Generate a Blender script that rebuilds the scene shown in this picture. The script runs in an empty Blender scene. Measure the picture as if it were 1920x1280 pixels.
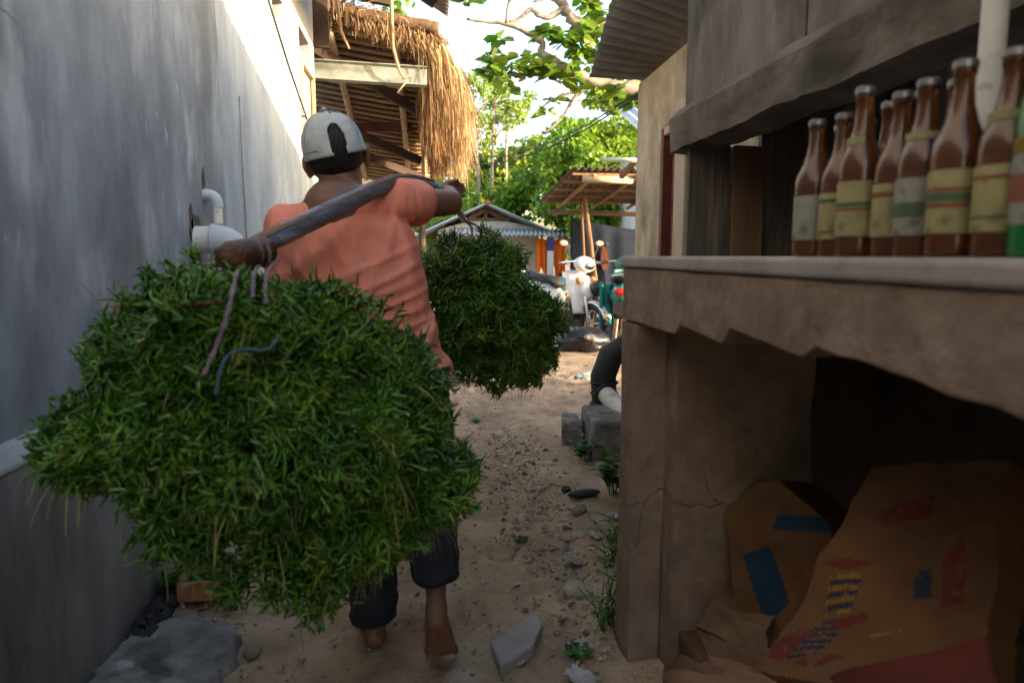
import bpy, bmesh, math, random
import numpy as np
from mathutils import Vector, Matrix, noise, Euler

random.seed(7); np.random.seed(7)
S = bpy.context.scene
COL = S.collection
R = math.radians

# ------------------------------------------------------------------ camera
CAMLOC = Vector((0, 0, 1.21))
cam = bpy.data.cameras.new('camera'); camo = bpy.data.objects.new('camera', cam); COL.objects.link(camo)
camo.location = CAMLOC
camo.rotation_euler = Euler((R(90 - 7.21), 0, R(-7.07)), 'XYZ')
cam.lens = 24; cam.sensor_width = 36; cam.clip_start = 0.02; cam.clip_end = 500
cam.dof.use_dof = True; cam.dof.focus_distance = 3.4; cam.dof.aperture_fstop = 3.2
S.camera = camo
# ------------------------------------------------------------------ sky + sun
SUN_EL, SUN_RATIO = 9.4, 0.48           # low sun from the right, a little behind
_h = Vector((-1, SUN_RATIO, 0)).normalized()
SDIR = Vector((_h.x * math.cos(R(SUN_EL)), _h.y * math.cos(R(SUN_EL)), -math.sin(R(SUN_EL))))
w = bpy.data.worlds.new('World'); S.world = w; w.use_nodes = True
nt = w.node_tree; bg = nt.nodes['Background']
sk = nt.nodes.new('ShaderNodeTexSky'); sk.sky_type = 'NISHITA'; sk.sun_disc = False
sk.sun_elevation = R(SUN_EL); sk.sun_rotation = math.atan2(-SDIR.x, -SDIR.y)
sk.air_density = 1.0; sk.dust_density = 4.0; sk.ozone_density = 1.0
nt.links.new(sk.outputs[0], bg.inputs[0]); bg.inputs[1].default_value = 0.15
sun = bpy.data.lights.new('sun', 'SUN'); suno = bpy.data.objects.new('sun', sun); COL.objects.link(suno)
sun.energy = 2.0; sun.angle = R(0.5); sun.color = (1.0, 0.82, 0.6)
suno.rotation_euler = SDIR.to_track_quat('-Z', 'Y').to_euler(); suno.location = (6, -4, 8)
S.view_settings.view_transform = 'Standard'; S.view_settings.look = 'None'
S.view_settings.gamma = 1; S.view_settings.exposure = 2.88
S.view_settings.use_curve_mapping = False
S.render.engine = 'CYCLES'
S.render.resolution_x = 1024; S.render.resolution_y = 682

# ------------------------------------------------------------------ helpers
_RM = camo.rotation_euler.to_matrix()
def at(px, py, Y=None, x=None, z=None):
    """world point seen near photo pixel (px,py) on the plane y=Y, x=x or z=z"""
    d = _RM @ Vector(((px - 960) / 1280, -(py - 640) / 1280, -1))
    if Y is not None: t = Y / d.y
    elif x is not None: t = x / d.x
    else: t = (z - CAMLOC.z) / d.z
    return CAMLOC + d * t

def root_loc(p):
    v = Vector((0, 0, 0))
    while p is not None:
        v += p.location; p = p.parent
    return v

def thing(name, label, cat, loc=(0, 0, 0), group=None, rz=0):
    o = bpy.data.objects.new(name, None); COL.objects.link(o)
    o.location = loc; o.rotation_euler = (0, 0, rz); o.empty_display_size = 0.1
    o['label'] = label; o['category'] = cat
    if group: o['group'] = group
    return o

def tag(o, label=None, cat=None, group=None, kind=None):
    if label: o['label'] = label
    if cat: o['category'] = cat
    if group: o['group'] = group
    if kind: o['kind'] = kind
    return o

def link(name, me, mat, parent=None, local=False, smooth=False):
    o = bpy.data.objects.new(name, me); COL.objects.link(o)
    if mat is not None and len(me.materials) == 0: me.materials.append(mat)
    if parent is not None:
        o.parent = parent
        if not local: me.transform(Matrix.Translation(-root_loc(parent)))
    if smooth:
        me.polygons.foreach_set('use_smooth', [True] * len(me.polygons))
    return o

class MB:
    def __init__(s): s.v = []; s.f = []
    def add(s, v, f):
        n = len(s.v); s.v += [tuple(p) for p in v]; s.f += [tuple(i + n for i in q) for q in f]; return s
    def box(s, lo, hi):
        x0, y0, z0 = lo; x1, y1, z1 = hi
        return s.add([(x0,y0,z0),(x1,y0,z0),(x1,y1,z0),(x0,y1,z0),(x0,y0,z1),(x1,y0,z1),(x1,y1,z1),(x0,y1,z1)],
                     [(0,3,2,1),(4,5,6,7),(0,1,5,4),(1,2,6,5),(2,3,7,6),(3,0,4,7)])
    def obox(s, c, size, rot=(0, 0, 0)):
        M = Euler(rot).to_matrix(); c = Vector(c); h = Vector(size) / 2
        P = [c + M @ Vector((a*h.x, b*h.y, d*h.z)) for d in (-1, 1) for a, b in ((-1,-1),(1,-1),(1,1),(-1,1))]
        return s.add(P, [(0,3,2,1),(4,5,6,7),(0,1,5,4),(1,2,6,5),(2,3,7,6),(3,0,4,7)])
    def beam(s, a, b, wdt, hgt, up=(0, 0, 1)):
        a = Vector(a); b = Vector(b); d = (b - a).normalized(); u = Vector(up)
        sx = d.cross(u).normalized() * wdt / 2; sz = sx.cross(d).normalized() * hgt / 2
        P = [q + i * sx + j * sz for q in (a, b) for i, j in ((-1,-1),(1,-1),(1,1),(-1,1))]
        return s.add(P, [(0,1,2,3),(7,6,5,4),(0,4,5,1),(1,5,6,2),(2,6,7,3),(3,7,4,0)])
    def tube(s, pts, rad, n=8, cap=True, flat=None):
        pts = [Vector(p) for p in pts]
        if not isinstance(rad, (list, tuple)): rad = [rad] * len(pts)
        t0 = (pts[1] - pts[0]).normalized()
        u = t0.orthogonal().normalized()
        if flat is not None: u = (Vector(flat) - t0 * t0.dot(Vector(flat))).normalized()
        base = len(s.v)
        for i, p in enumerate(pts):
            t = (pts[min(i+1, len(pts)-1)] - pts[max(i-1, 0)]).normalized()
            u = (u - t * u.dot(t)).normalized(); vv = t.cross(u)
            r = rad[i]; ru, rv = (r if isinstance(r, (tuple, list)) else (r, r))
            for k in range(n):
                a = 2 * math.pi * k / n
                s.v.append(tuple(p + u * math.cos(a) * ru + vv * math.sin(a) * rv))
        for i in range(len(pts) - 1):
            for k in range(n):
                a = base + i*n + k; b = base + i*n + (k+1) % n
                s.f.append((a, b, b + n, a + n))
        if cap:
            s.f.append(tuple(base + k for k in reversed(range(n))))
            s.f.append(tuple(base + (len(pts)-1)*n + k for k in range(n)))
        return s
    def lathe(s, prof, c=(0, 0, 0), n=20):
        base = len(s.v); c = Vector(c)
        for r, z in prof:
            for k in range(n):
                a = 2*math.pi*k/n
                s.v.append((c.x + r*math.cos(a), c.y + r*math.sin(a), c.z + z))
        for i in range(len(prof)-1):
            for k in range(n):
                a = base+i*n+k; b = base+i*n+(k+1) % n
                s.f.append((a, b, b+n, a+n))
        s.f.append(tuple(base+k for k in reversed(range(n)))); s.f.append(tuple(base+(len(prof)-1)*n+k for k in range(n)))
        return s
    def torus(s, c, axis, Rr, r, n=24, m=8, sq=1.0):
        c = Vector(c); ax = Vector(axis).normalized(); u = ax.orthogonal().normalized(); vv = ax.cross(u)
        base = len(s.v)
        for i in range(n):
            a = 2*math.pi*i/n; d = u*math.cos(a) + vv*math.sin(a)
            for k in range(m):
                b = 2*math.pi*k/m
                s.v.append(tuple(c + d*(Rr + r*math.cos(b)) + ax*r*sq*math.sin(b)))
        for i in range(n):
            for k in range(m):
                s.f.append((base+i*m+k, base+((i+1) % n)*m+k, base+((i+1) % n)*m+(k+1) % m, base+i*m+(k+1) % m))
        return s
    def ell(s, c, r, n=16, m=10, rot=None):
        c = Vector(c); base = len(s.v); M = Euler(rot).to_matrix() if rot else Matrix.Identity(3)
        for i in range(m+1):
            ph = math.pi*i/m
            for k in range(n):
                a = 2*math.pi*k/n
                s.v.append(tuple(c + M @ Vector((r[0]*math.sin(ph)*math.cos(a), r[1]*math.sin(ph)*math.sin(a), r[2]*math.cos(ph)))))
        for i in range(m):
            for k in range(n):
                s.f.append((base+i*n+k, base+(i+1)*n+k, base+(i+1)*n+(k+1) % n, base+i*n+(k+1) % n))
        return s
    def prism(s, poly, a, b):
        """poly: 3D outline points (planar), extruded from offset a to offset b (vectors)"""
        n = len(poly); a = Vector(a); b = Vector(b)
        s.add([Vector(p)+a for p in poly] + [Vector(p)+b for p in poly],
              [tuple(reversed(range(n))), tuple(range(n, 2*n))] + [(i, (i+1) % n, n+(i+1) % n, n+i) for i in range(n)])
        return s
    def grid(s, fn, nu, nv, wrap=False):
        base = len(s.v)
        for j in range(nv):
            for i in range(nu): s.v.append(tuple(fn(i/(nu-1), j/(nv-1))))
        for j in range(nv-1):
            for i in range(nu-1):
                a = base+j*nu+i; s.f.append((a, a+1, a+1+nu, a+nu))
        return s
    def jitter(s, k):
        s.v = [(x+random.uniform(-k, k), y+random.uniform(-k, k), z+random.uniform(-k, k)) for x, y, z in s.v]; return s
    def build(s, name, mat, parent=None, smooth=False, bevel=0, local=False, segs=2, solid=0):
        me = bpy.data.meshes.new(name); me.from_pydata(s.v, [], s.f)
        bm = bmesh.new(); bm.from_mesh(me)
        bmesh.ops.recalc_face_normals(bm, faces=bm.faces)
        if bevel:
            ed = [e for e in bm.edges if len(e.link_faces) == 2 and e.calc_face_angle(0) > 0.5]
            bmesh.ops.bevel(bm, geom=ed, offset=bevel, segments=segs, affect='EDGES', clamp_overlap=True, profile=0.5)
        if solid: bmesh.ops.solidify(bm, geom=list(bm.faces), thickness=solid)
        bm.to_mesh(me); bm.free()
        o = link(name, me, mat, parent, local, smooth)
        if smooth == 'auto':
            me.set_sharp_from_angle(angle=R(40))
        return o

def np_mesh(name, V, F, mat, parent=None, smooth=False, local=False):
    """V (n,3) array, F (m,k) array of equal-size faces"""
    me = bpy.data.meshes.new(name); k = F.shape[1]
    me.vertices.add(len(V)); me.vertices.foreach_set('co', np.asarray(V, np.float32).ravel())
    me.loops.add(F.size); me.loops.foreach_set('vertex_index', F.astype(np.int32).ravel())
    me.polygons.add(len(F)); me.polygons.foreach_set('loop_start', np.arange(0, F.size, k, dtype=np.int32))
    me.polygons.foreach_set('loop_total', np.full(len(F), k, np.int32))
    me.update(calc_edges=True); me.validate()
    return link(name, me, mat, parent, local, smooth)

def rots(dirs, spin=None, up=None):
    """rotation matrices whose local X axis points along dirs"""
    d = dirs / (np.linalg.norm(dirs, axis=1, keepdims=True) + 1e-9)
    a = np.random.normal(size=d.shape) if up is None else np.broadcast_to(np.asarray(up, float), d.shape) + np.random.normal(size=d.shape)*0.45
    y = np.cross(a, d); y /= np.linalg.norm(y, axis=1, keepdims=True) + 1e-9
    z = np.cross(d, y)
    return np.stack([d, y, z], axis=2)

def scatter(protos, pos, rot, scl):
    """protos: list of (V,F) with equal k; returns joined arrays"""
    n = len(pos); which = np.random.randint(0, len(protos), n); VS = []; FS = []; off = 0
    for k, (pv, pf) in enumerate(protos):
        ix = np.where(which == k)[0]
        if len(ix) == 0: continue
        V = np.einsum('nij,vj->nvi', rot[ix], pv) * scl[ix][:, None, None] + pos[ix][:, None, :]
        F = pf[None] + (np.arange(len(ix)) * len(pv))[:, None, None] + off
        VS.append(V.reshape(-1, 3)); FS.append(F.reshape(-1, pf.shape[1])); off += len(ix) * len(pv)
    return np.concatenate(VS), np.concatenate(FS)

def fnoise(p, s=1.0, o=4):
    return noise.fractal(Vector(p) * s, 1.0, 2.0, o, noise_basis='PERLIN_ORIGINAL')

# ------------------------------------------------------------------ materials
def srgb(r, g, b):
    f = lambda c: (c/255/12.92 if c/255 <= .04045 else ((c/255+.055)/1.055)**2.4)
    return (f(r), f(g), f(b))

MATS = {}
def pmat(name, cols, scale=6, rough=.85, bump=.3, bscale=None, stretch=(1, 1, 1), metal=0, detail=8,
         island=0, trans=0, coat=0, spots=None, transmission=0, bdist=.01, spec=.3, wave=None, sss=0, obrand=0, fleck=None, crack=None):
    m = bpy.data.materials.new(name); m.use_nodes = True; t = m.node_tree; N = t.nodes; L = t.links
    b = N['Principled BSDF']; b.inputs['Roughness'].default_value = rough; b.inputs['Metallic'].default_value = metal
    b.inputs['Specular IOR Level'].default_value = spec
    if coat: b.inputs['Coat Weight'].default_value = coat; b.inputs['Coat Roughness'].default_value = .12
    if transmission: b.inputs['Transmission Weight'].default_value = transmission
    tc = N.new('ShaderNodeTexCoord'); mp = N.new('ShaderNodeMapping'); mp.inputs['Scale'].default_value = stretch
    L.new(tc.outputs['Object'], mp.inputs['Vector'])
    nz = N.new('ShaderNodeTexNoise'); nz.inputs['Scale'].default_value = scale; nz.inputs['Detail'].default_value = detail
    nz.inputs['Roughness'].default_value = .62
    L.new(mp.outputs[0], nz.inputs['Vector'])
    src = nz.outputs['Fac']
    rp = N.new('ShaderNodeValToRGB'); e = rp.color_ramp.elements
    k = len(cols)
    while len(e) < k: e.new(.5)
    for i, c in enumerate(cols):
        e[i].position = .5 if k == 1 else .28 + .44*i/(k-1); e[i].color = (*c, 1)
    if k == 1: e[-1].color = (*cols[0], 1)
    L.new(src, rp.inputs[0]); out = rp.outputs[0]
    def mix(fac, a, bcol, mode='MIX'):
        mx = N.new('ShaderNodeMix'); mx.data_type = 'RGBA'; mx.blend_type = mode
        if isinstance(fac, float): mx.inputs[0].default_value = fac
        else: L.new(fac, mx.inputs[0])
        L.new(a, mx.inputs[6])
        if isinstance(bcol, tuple): mx.inputs[7].default_value = (*bcol, 1)
        else: L.new(bcol, mx.inputs[7])
        return mx.outputs[2]
    for sp in (spots or []):
        col, sc, thr, st = sp
        m2 = N.new('ShaderNodeMapping'); m2.inputs['Scale'].default_value = st; m2.inputs['Location'].default_value = (3.1*sc, 1.7, .3)
        L.new(tc.outputs['Object'], m2.inputs['Vector'])
        n2 = N.new('ShaderNodeTexNoise'); n2.inputs['Scale'].default_value = sc; n2.inputs['Detail'].default_value = 6
        L.new(m2.outputs[0], n2.inputs['Vector'])
        r2 = N.new('ShaderNodeMapRange'); r2.inputs[1].default_value = thr; r2.inputs[2].default_value = thr + .14
        r2.inputs[4].default_value = .85
        L.new(n2.outputs['Fac'], r2.inputs[0]); out = mix(r2.outputs[0], out, col)
    if fleck:
        vr = N.new('ShaderNodeTexVoronoi'); vr.inputs['Scale'].default_value = fleck[1]
        L.new(tc.outputs['Object'], vr.inputs['Vector'])
        r3 = N.new('ShaderNodeMapRange'); r3.inputs[1].default_value = fleck[2]; r3.inputs[2].default_value = fleck[2]*.5
        L.new(vr.outputs['Distance'], r3.inputs[0]); out = mix(r3.outputs[0], out, fleck[0])
    if crack:
        cn = N.new('ShaderNodeTexNoise'); cn.inputs['Scale'].default_value = 3; cn.inputs['Detail'].default_value = 5
        L.new(tc.outputs['Object'], cn.inputs['Vector'])
        va = N.new('ShaderNodeVectorMath'); va.operation = 'MULTIPLY_ADD'; va.inputs[1].default_value = (.35, .35, .35)
        L.new(cn.outputs['Color'], va.inputs[0]); L.new(tc.outputs['Object'], va.inputs[2])
        vo = N.new('ShaderNodeTexVoronoi'); vo.feature = 'DISTANCE_TO_EDGE'; vo.inputs['Scale'].default_value = crack[1]
        L.new(va.outputs[0], vo.inputs['Vector'])
        r4 = N.new('ShaderNodeMapRange'); r4.inputs[1].default_value = crack[2]; r4.inputs[2].default_value = crack[2]*.3
        L.new(vo.outputs['Distance'], r4.inputs[0])
        cm = N.new('ShaderNodeTexNoise'); cm.inputs['Scale'].default_value = 1.1; L.new(tc.outputs['Object'], cm.inputs['Vector'])
        r5 = N.new('ShaderNodeMapRange'); r5.inputs[1].default_value = .56; r5.inputs[2].default_value = .66; L.new(cm.outputs['Fac'], r5.inputs[0])
        mm = N.new('ShaderNodeMath'); mm.operation = 'MULTIPLY'; L.new(r4.outputs[0], mm.inputs[0]); L.new(r5.outputs[0], mm.inputs[1])
        out = mix(mm.outputs[0], out, crack[0])
    if island or obrand:
        if island:
            g = N.new('ShaderNodeNewGeometry'); rnd = g.outputs['Random Per Island']; amt = island
        else:
            g = N.new('ShaderNodeObjectInfo'); rnd = g.outputs['Random']; amt = obrand
        hs = N.new('ShaderNodeHueSaturation')
        mr = N.new('ShaderNodeMapRange'); mr.inputs[3].default_value = 1 - amt; mr.inputs[4].default_value = 1 + amt
        L.new(rnd, mr.inputs[0]); L.new(mr.outputs[0], hs.inputs['Value'])
        mh = N.new('ShaderNodeMapRange'); mh.inputs[3].default_value = .5 - .05*amt; mh.inputs[4].default_value = .5 + .035*amt
        mu = N.new('ShaderNodeMath'); mu.operation = 'MULTIPLY'; mu.inputs[1].default_value = 7.13
        fr = N.new('ShaderNodeMath'); fr.operation = 'FRACT'
        L.new(rnd, mu.inputs[0]); L.new(mu.outputs[0], fr.inputs[0]); L.new(fr.outputs[0], mh.inputs[0]); L.new(mh.outputs[0], hs.inputs['Hue'])
        L.new(out, hs.inputs['Color']); out = hs.outputs[0]
    L.new(out, b.inputs['Base Color'])
    if sss:
        b.inputs['Subsurface Weight'].default_value = sss; b.inputs['Subsurface Radius'].default_value = (.01, .004, .002)
    if bump:
        bn = N.new('ShaderNodeTexNoise'); bn.inputs['Scale'].default_value = bscale or scale*6; bn.inputs['Detail'].default_value = 7
        L.new(mp.outputs[0], bn.inputs['Vector']); h = bn.outputs['Fac']
        if wave:
            m3 = N.new('ShaderNodeMapping'); m3.inputs['Rotation'].default_value = wave[2]
            L.new(tc.outputs['Object'], m3.inputs['Vector'])
            wv = N.new('ShaderNodeTexWave'); wv.inputs['Scale'].default_value = wave[0]; wv.inputs['Distortion'].default_value = wave[3]
            wv.inputs['Detail'].default_value = 3; L.new(m3.outputs[0], wv.inputs['Vector'])
            ma = N.new('ShaderNodeMath'); ma.operation = 'MULTIPLY_ADD'; ma.inputs[1].default_value = wave[1]
            L.new(wv.outputs['Fac'], ma.inputs[0]); L.new(h, ma.inputs[2]); h = ma.outputs[0]
        bp = N.new('ShaderNodeBump'); bp.inputs['Strength'].default_value = bump; bp.inputs['Distance'].default_value = bdist
        L.new(h, bp.inputs['Height']); L.new(bp.outputs[0], b.inputs['Normal'])
    if trans:
        tr = N.new('ShaderNodeBsdfTranslucent'); L.new(out, tr.inputs[0])
        ms = N.new('ShaderNodeMixShader'); ms.inputs[0].default_value = trans
        L.new(b.outputs[0], ms.inputs[1]); L.new(tr.outputs[0], ms.inputs[2]); L.new(ms.outputs[0], N['Material Output'].inputs[0])
    MATS[name] = m
    return m

M_plaster = pmat('grey plaster', [(.10,.114,.13), (.19,.208,.232), (.29,.315,.345)], 3.6, .9, .75, 18, (1, 1, .45), bdist=.014, crack=((.07,.07,.072), 1.6, .006),
                 spots=[((.35,.37,.39), 5, .56, (1, 1, .4)), ((.11,.115,.12), 2.3, .56, (1, 1, .5)), ((.40,.42,.44), 14, .66, (1, 1, .5))])
M_plaster2 = pmat('pale painted plaster', [(.17,.20,.235), (.24,.275,.315), (.31,.345,.38)], 3.5, .85, .6, 18, (1, 1, .5), crack=((.09,.09,.09), 1.3, .009),
                  spots=[((.16,.175,.195), 7, .62, (1, 1, .3)), ((.36,.40,.44), 3, .58, (1, 1, .5))])
M_plinth = pmat('damp plinth plaster', [(.075,.066,.06), (.14,.13,.124), (.23,.225,.225)], 3.4, .9, .8, 22, (1, 1, .3), bdist=.014, crack=((.04,.036,.034), 2.2, .012),
                spots=[((.06,.05,.04), 3.2, .58, (1, 1, .2)), ((.34,.36,.38), 5.5, .63, (1, 1, .25))])
M_cap = pmat('mortar cap', [(.20,.20,.20), (.33,.33,.325)], 9, .9, .4)
M_sand = pmat('sandy soil', [(.20,.132,.084), (.32,.225,.145), (.44,.325,.22)], 4.0, .95, .7, 45, bdist=.02,
              spots=[((.14,.105,.08), 1.4, .60, (1, 1, 1)), ((.44,.36,.29), 5, .64, (1, 1, 1))], fleck=((.16,.11,.075), 30, .12))
M_stone = pmat('pale stone', [(.15,.125,.10), (.30,.26,.21)], 12, .9, .5, obrand=.3)
M_conc = pmat('rough concrete', [(.08,.072,.065), (.16,.15,.14), (.27,.26,.25)], 9, .95, .8, 34, bdist=.02,
              spots=[((.045,.04,.036), 7, .56, (1, 1, 1)), ((.36,.355,.34), 10, .62, (1, 1, 1))])
M_terra = pmat('terracotta', [(.22,.085,.045), (.36,.15,.08)], 14, .85, .4, obrand=.2)
M_cream = pmat('cream rough plaster', [(.20,.165,.125), (.36,.30,.22), (.50,.43,.33)], 4.5, .9, .7, 24, (1, 1, .7),
               spots=[((.15,.125,.10), 4, .56, (1, 1, .6)), ((.55,.48,.38), 6, .62, (1, 1, .6))])
M_render = pmat('brown cement render', [(.125,.085,.06), (.20,.142,.105), (.27,.20,.152)], 6, .92, .7, 24, bdist=.014, crack=((.09,.065,.048), 1.7, .006),
                spots=[((.10,.073,.055), 3.2, .58, (1, 1, 1)), ((.28,.23,.19), 7, .66, (1, 1, .6))])
M_slab = pmat('worn slab top', [(.22,.19,.175), (.34,.30,.28)], 7, .8, .3)
M_dwood = pmat('dark weathered wood', [(.035,.028,.024), (.095,.076,.064), (.19,.16,.14)], 7, .85, .8, 30, (1.4, 1.4, .14), obrand=.3, bdist=.012, spots=[((.035,.03,.026), 5, .58, (1, 1, .4)), ((.22,.195,.175), 8, .64, (1, 1, .3))])
M_panel = pmat('weathered fibre board', [(.06,.05,.044), (.125,.105,.093), (.20,.175,.16)], 5, .9, .6, 24, (1, 1, .5), obrand=.2, spots=[((.035,.03,.027), 4, .58, (1, 1, .6)), ((.23,.205,.19), 6, .62, (1, 1, .4))], crack=((.02,.018,.016), 2.5, .012))
M_lintel = pmat('weathered lintel', [(.05,.04,.034), (.11,.09,.076), (.18,.152,.13)], 7, .9, .9, 22, (1, .6, 1), bdist=.012, spots=[((.03,.025,.022), 4, .6, (1, .4, 1)), ((.22,.19,.17), 6, .64, (1, .3, 1))])
M_bwood = pmat('brown wood', [(.10,.055,.03), (.20,.12,.07)], 7, .8, .35, 40, (2, 2, .25), obrand=.2)
M_pwood = pmat('pale wood', [(.28,.22,.16), (.42,.35,.27)], 7, .8, .3, 40, (2, 2, .25), obrand=.15)
M_redwood = pmat('maroon wood', [(.09,.02,.014), (.16,.045,.03)], 9, .6, .2)
M_rafter = pmat('dark rafter', [(.035,.022,.016), (.075,.05,.036)], 8, .85, .4)
M_bamboo = pmat('bamboo pole', [(.30,.22,.13), (.48,.38,.25)], 10, .6, .2, obrand=.15)
M_bamboo_o = pmat('orange bamboo', [(.19,.11,.055), (.31,.195,.105)], 10, .65, .2, obrand=.15)
M_thatch = pmat('thatch straw', [(.20,.125,.06), (.34,.23,.12), (.46,.34,.19)], 6, .85, 0, island=.4, trans=.25)
M_thatch_d = pmat('shaded brown thatch', [(.10,.055,.025), (.20,.115,.055), (.28,.17,.085)], 6, .9, 0, island=.4, trans=.2)  # darker copy for the inner curtain, its shade put into the straw colour
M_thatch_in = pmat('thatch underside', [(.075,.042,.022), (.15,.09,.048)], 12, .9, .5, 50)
M_batten = pmat('bamboo batten', [(.24,.15,.085), (.38,.26,.15)], 12, .75, .2, obrand=.25)
M_zinc = pmat('dull zinc', [(.17,.185,.17), (.30,.32,.30)], 6, .6, .2, metal=.2, spots=[((.10,.10,.075), 5, .52, (.5, 1, 1))])
M_rust = pmat('grey corrugated roofing', [(.15,.135,.125), (.24,.22,.205)], 4, .75, .25, spots=[((.12,.085,.065), 3, .58, (1, .3, 1))])
M_sheet_l = pmat('pale corrugated roofing', [(.32,.33,.34), (.50,.52,.54)], 5, .6, .2, metal=.2)
M_sheet_b = pmat('brown corrugated roofing', [(.13,.095,.07), (.22,.165,.125)], 5, .85, .3)
M_pvc = pmat('white pvc', [(.46,.44,.39), (.62,.60,.55)], 9, .5, .1, spots=[((.26,.20,.14), 12, .60, (1, 1, .5)), ((.20,.18,.16), 30, .64, (1, 1, 1))])
M_pvcg = pmat('grey pvc', [(.36,.40,.43), (.46,.50,.53)], 9, .45, .05, spots=[((.20,.20,.20), 10, .66, (1, 1, 1))])
M_hole = pmat('broken render edge', [(.04,.03,.022), (.12,.09,.07)], 25, .95, .8)
M_cable = pmat('black cable', [(.02,.02,.022)], 5, .5, 0)
M_weed = pmat('seaweed', [(.022,.085,.008), (.08,.20,.016), (.25,.38,.042)], 13, .22, 0, island=.55, trans=.22, coat=.35, spec=.5)
M_strand = pmat('loose seaweed strand', [(.08,.14,.015), (.22,.22,.05), (.20,.13,.05)], 5, .35, 0, island=.6, trans=.2)
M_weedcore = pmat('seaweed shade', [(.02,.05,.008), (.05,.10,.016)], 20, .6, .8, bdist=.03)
M_skin = pmat('brown skin', [(.16,.072,.042), (.23,.11,.068)], 9, .5, .15, 120, sss=.1, spec=.4)
M_shirt = pmat('salmon cotton', [(.68,.18,.11), (.79,.25,.165), (.86,.32,.22)], 7, .9, .5, 160, bdist=.004, stretch=(1, 1, .8),  spots=[((.58,.09,.06), 3.2, .64, (1, 1, 1))])
M_trouser = pmat('dark trousers', [(.012,.013,.018), (.03,.032,.045)], 6, .9, .3, 90)
M_cap_f = pmat('off white cap cloth', [(.40,.40,.38), (.56,.56,.53)], 9, .9, .3, 200, bdist=.002)
M_seam = pmat('cap stitching', [(.20,.20,.19)], 9, .9, 0)
M_hair = pmat('black hair', [(.008,.007,.007), (.02,.017,.016)], 60, .55, .8, 140, (1, 1, .3))
M_gold = pmat('necklace gold', [(.60,.38,.12)], 5, .3, 0, metal=1)
M_eye = pmat('eye white', [(.7,.68,.64)], 5, .2, 0)
M_pole = pmat('painted carrying pole', [(.07,.05,.04), (.15,.135,.14), (.17,.20,.27), (.34,.33,.34)], 12, .42, .4, 60, (1.2, .5, 3), spots=[((.10,.055,.03), 6, .58, (1, .4, 1))])
M_knob = pmat('tarry wood end', [(.04,.02,.012), (.15,.065,.03)], 16, .5, .5)
M_rope = pmat('purple grey rope', [(.12,.085,.09), (.25,.19,.19)], 30, .9, .4)
M_ropeb = pmat('blue rope', [(.05,.09,.13), (.11,.16,.21)], 30, .9, .4)
M_amber = pmat('amber glass', [(.15,.048,.011), (.24,.08,.018)], 5, .08, 0, transmission=.6, spec=.6)
M_green = pmat('green glass', [(.02,.25,.06), (.03,.32,.09)], 5, .08, 0, transmission=.6, spec=.6)
M_labely = pmat('cream bottle label', [(.20,.17,.07), (.34,.30,.14)], 22, .6, .1, spots=[((.12,.09,.05), 40, .6, (1, 1, 1))])
M_labelw = pmat('grey white bottle label', [(.16,.155,.12), (.28,.275,.22)], 22, .6, .1, spots=[((.10,.085,.07), 40, .58, (1, 1, 1))])
M_labelg = pmat('green label stripe', [(.06,.10,.045)], 8, .6, 0)
M_labelr = pmat('red label stripe', [(.20,.06,.03)], 8, .6, 0)
M_capm = pmat('bottle cap tin', [(.16,.15,.15), (.3,.28,.27)], 20, .35, 0, metal=.7)
M_card = pmat('cardboard', [(.075,.038,.016), (.14,.074,.032)], 5, .9, .2, 50, obrand=.15)  # below real card tone; shade of the dim cavity is put into the colour
M_cardl = pmat('pale folded cardboard', [(.15,.09,.05), (.26,.165,.10)], 7, .9, .3, 50, obrand=.25)
M_blue = pmat('blue print', [(.004,.028,.065)], 5, .7, 0)
M_redp = pmat('red print', [(.13,.018,.011), (.09,.022,.012)], 8, .8, 0)
M_navy = pmat('navy print', [(.015,.02,.05)], 5, .8, 0)
M_yel = pmat('yellow print', [(.22,.12,.012)], 5, .8, 0)
M_leafb = pmat('sunlit broad leaf', [(.06,.15,.018), (.14,.25,.03), (.24,.32,.045)], 2, .42, 0, island=.5, trans=.5)
M_leafv = pmat('vine leaf', [(.09,.20,.018), (.19,.33,.035), (.34,.43,.06)], 1.2, .5, 0, island=.55, trans=.5)
M_leafp = pmat('pale airy leaf', [(.18,.30,.04), (.34,.42,.08)], 2, .5, 0, island=.4, trans=.45)
M_bark = pmat('mottled bark', [(.14,.10,.07), (.26,.21,.165), (.40,.34,.28)], 7, .9, .5, 30)
M_grass = pmat('weed leaf', [(.03,.10,.015), (.08,.18,.03)], 6, .5, 0, island=.4, trans=.3)
M_tarp = pmat('blue grey tarp', [(.007,.012,.026), (.015,.024,.046)], 3, .9, .3, 8, spots=[((.028,.036,.055), 2, .6, (1, 1, .3))])  # kept extra dark: shade under the shelter is put into the colour
M_bag = pmat('black plastic', [(.008,.008,.01), (.018,.018,.02)], 6, .28, .5, 18, bdist=.02, spec=.5)
M_white = pmat('white painted wall', [(.50,.48,.44), (.64,.62,.58)], 4, .85, .2)
M_paintw = pmat('white gloss paint', [(.70,.68,.64), (.80,.78,.75)], 6, .25, 0, coat=.5)
M_painttl = pmat('teal gloss paint', [(.03,.16,.14), (.06,.24,.21)], 6, .3, 0, coat=.5)
M_black = pmat('black rubber', [(.012,.012,.013), (.028,.028,.03)], 20, .65, .2)
M_chrome = pmat('chrome', [(.55,.55,.55)], 8, .2, 0, metal=1)
M_mirror = pmat('tan mirror back', [(.22,.16,.12)], 6, .3, 0)
M_tail = pmat('tail light red', [(.5,.03,.02)], 6, .2, 0)
M_orange = pmat('orange cloth', [(.85,.20,.015), (.95,.28,.03)], 5, .85, .3, 40, trans=.4)
M_red = pmat('crimson cloth', [(.45,.02,.035), (.55,.04,.06)], 5, .85, .3, 40, trans=.2)
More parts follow.
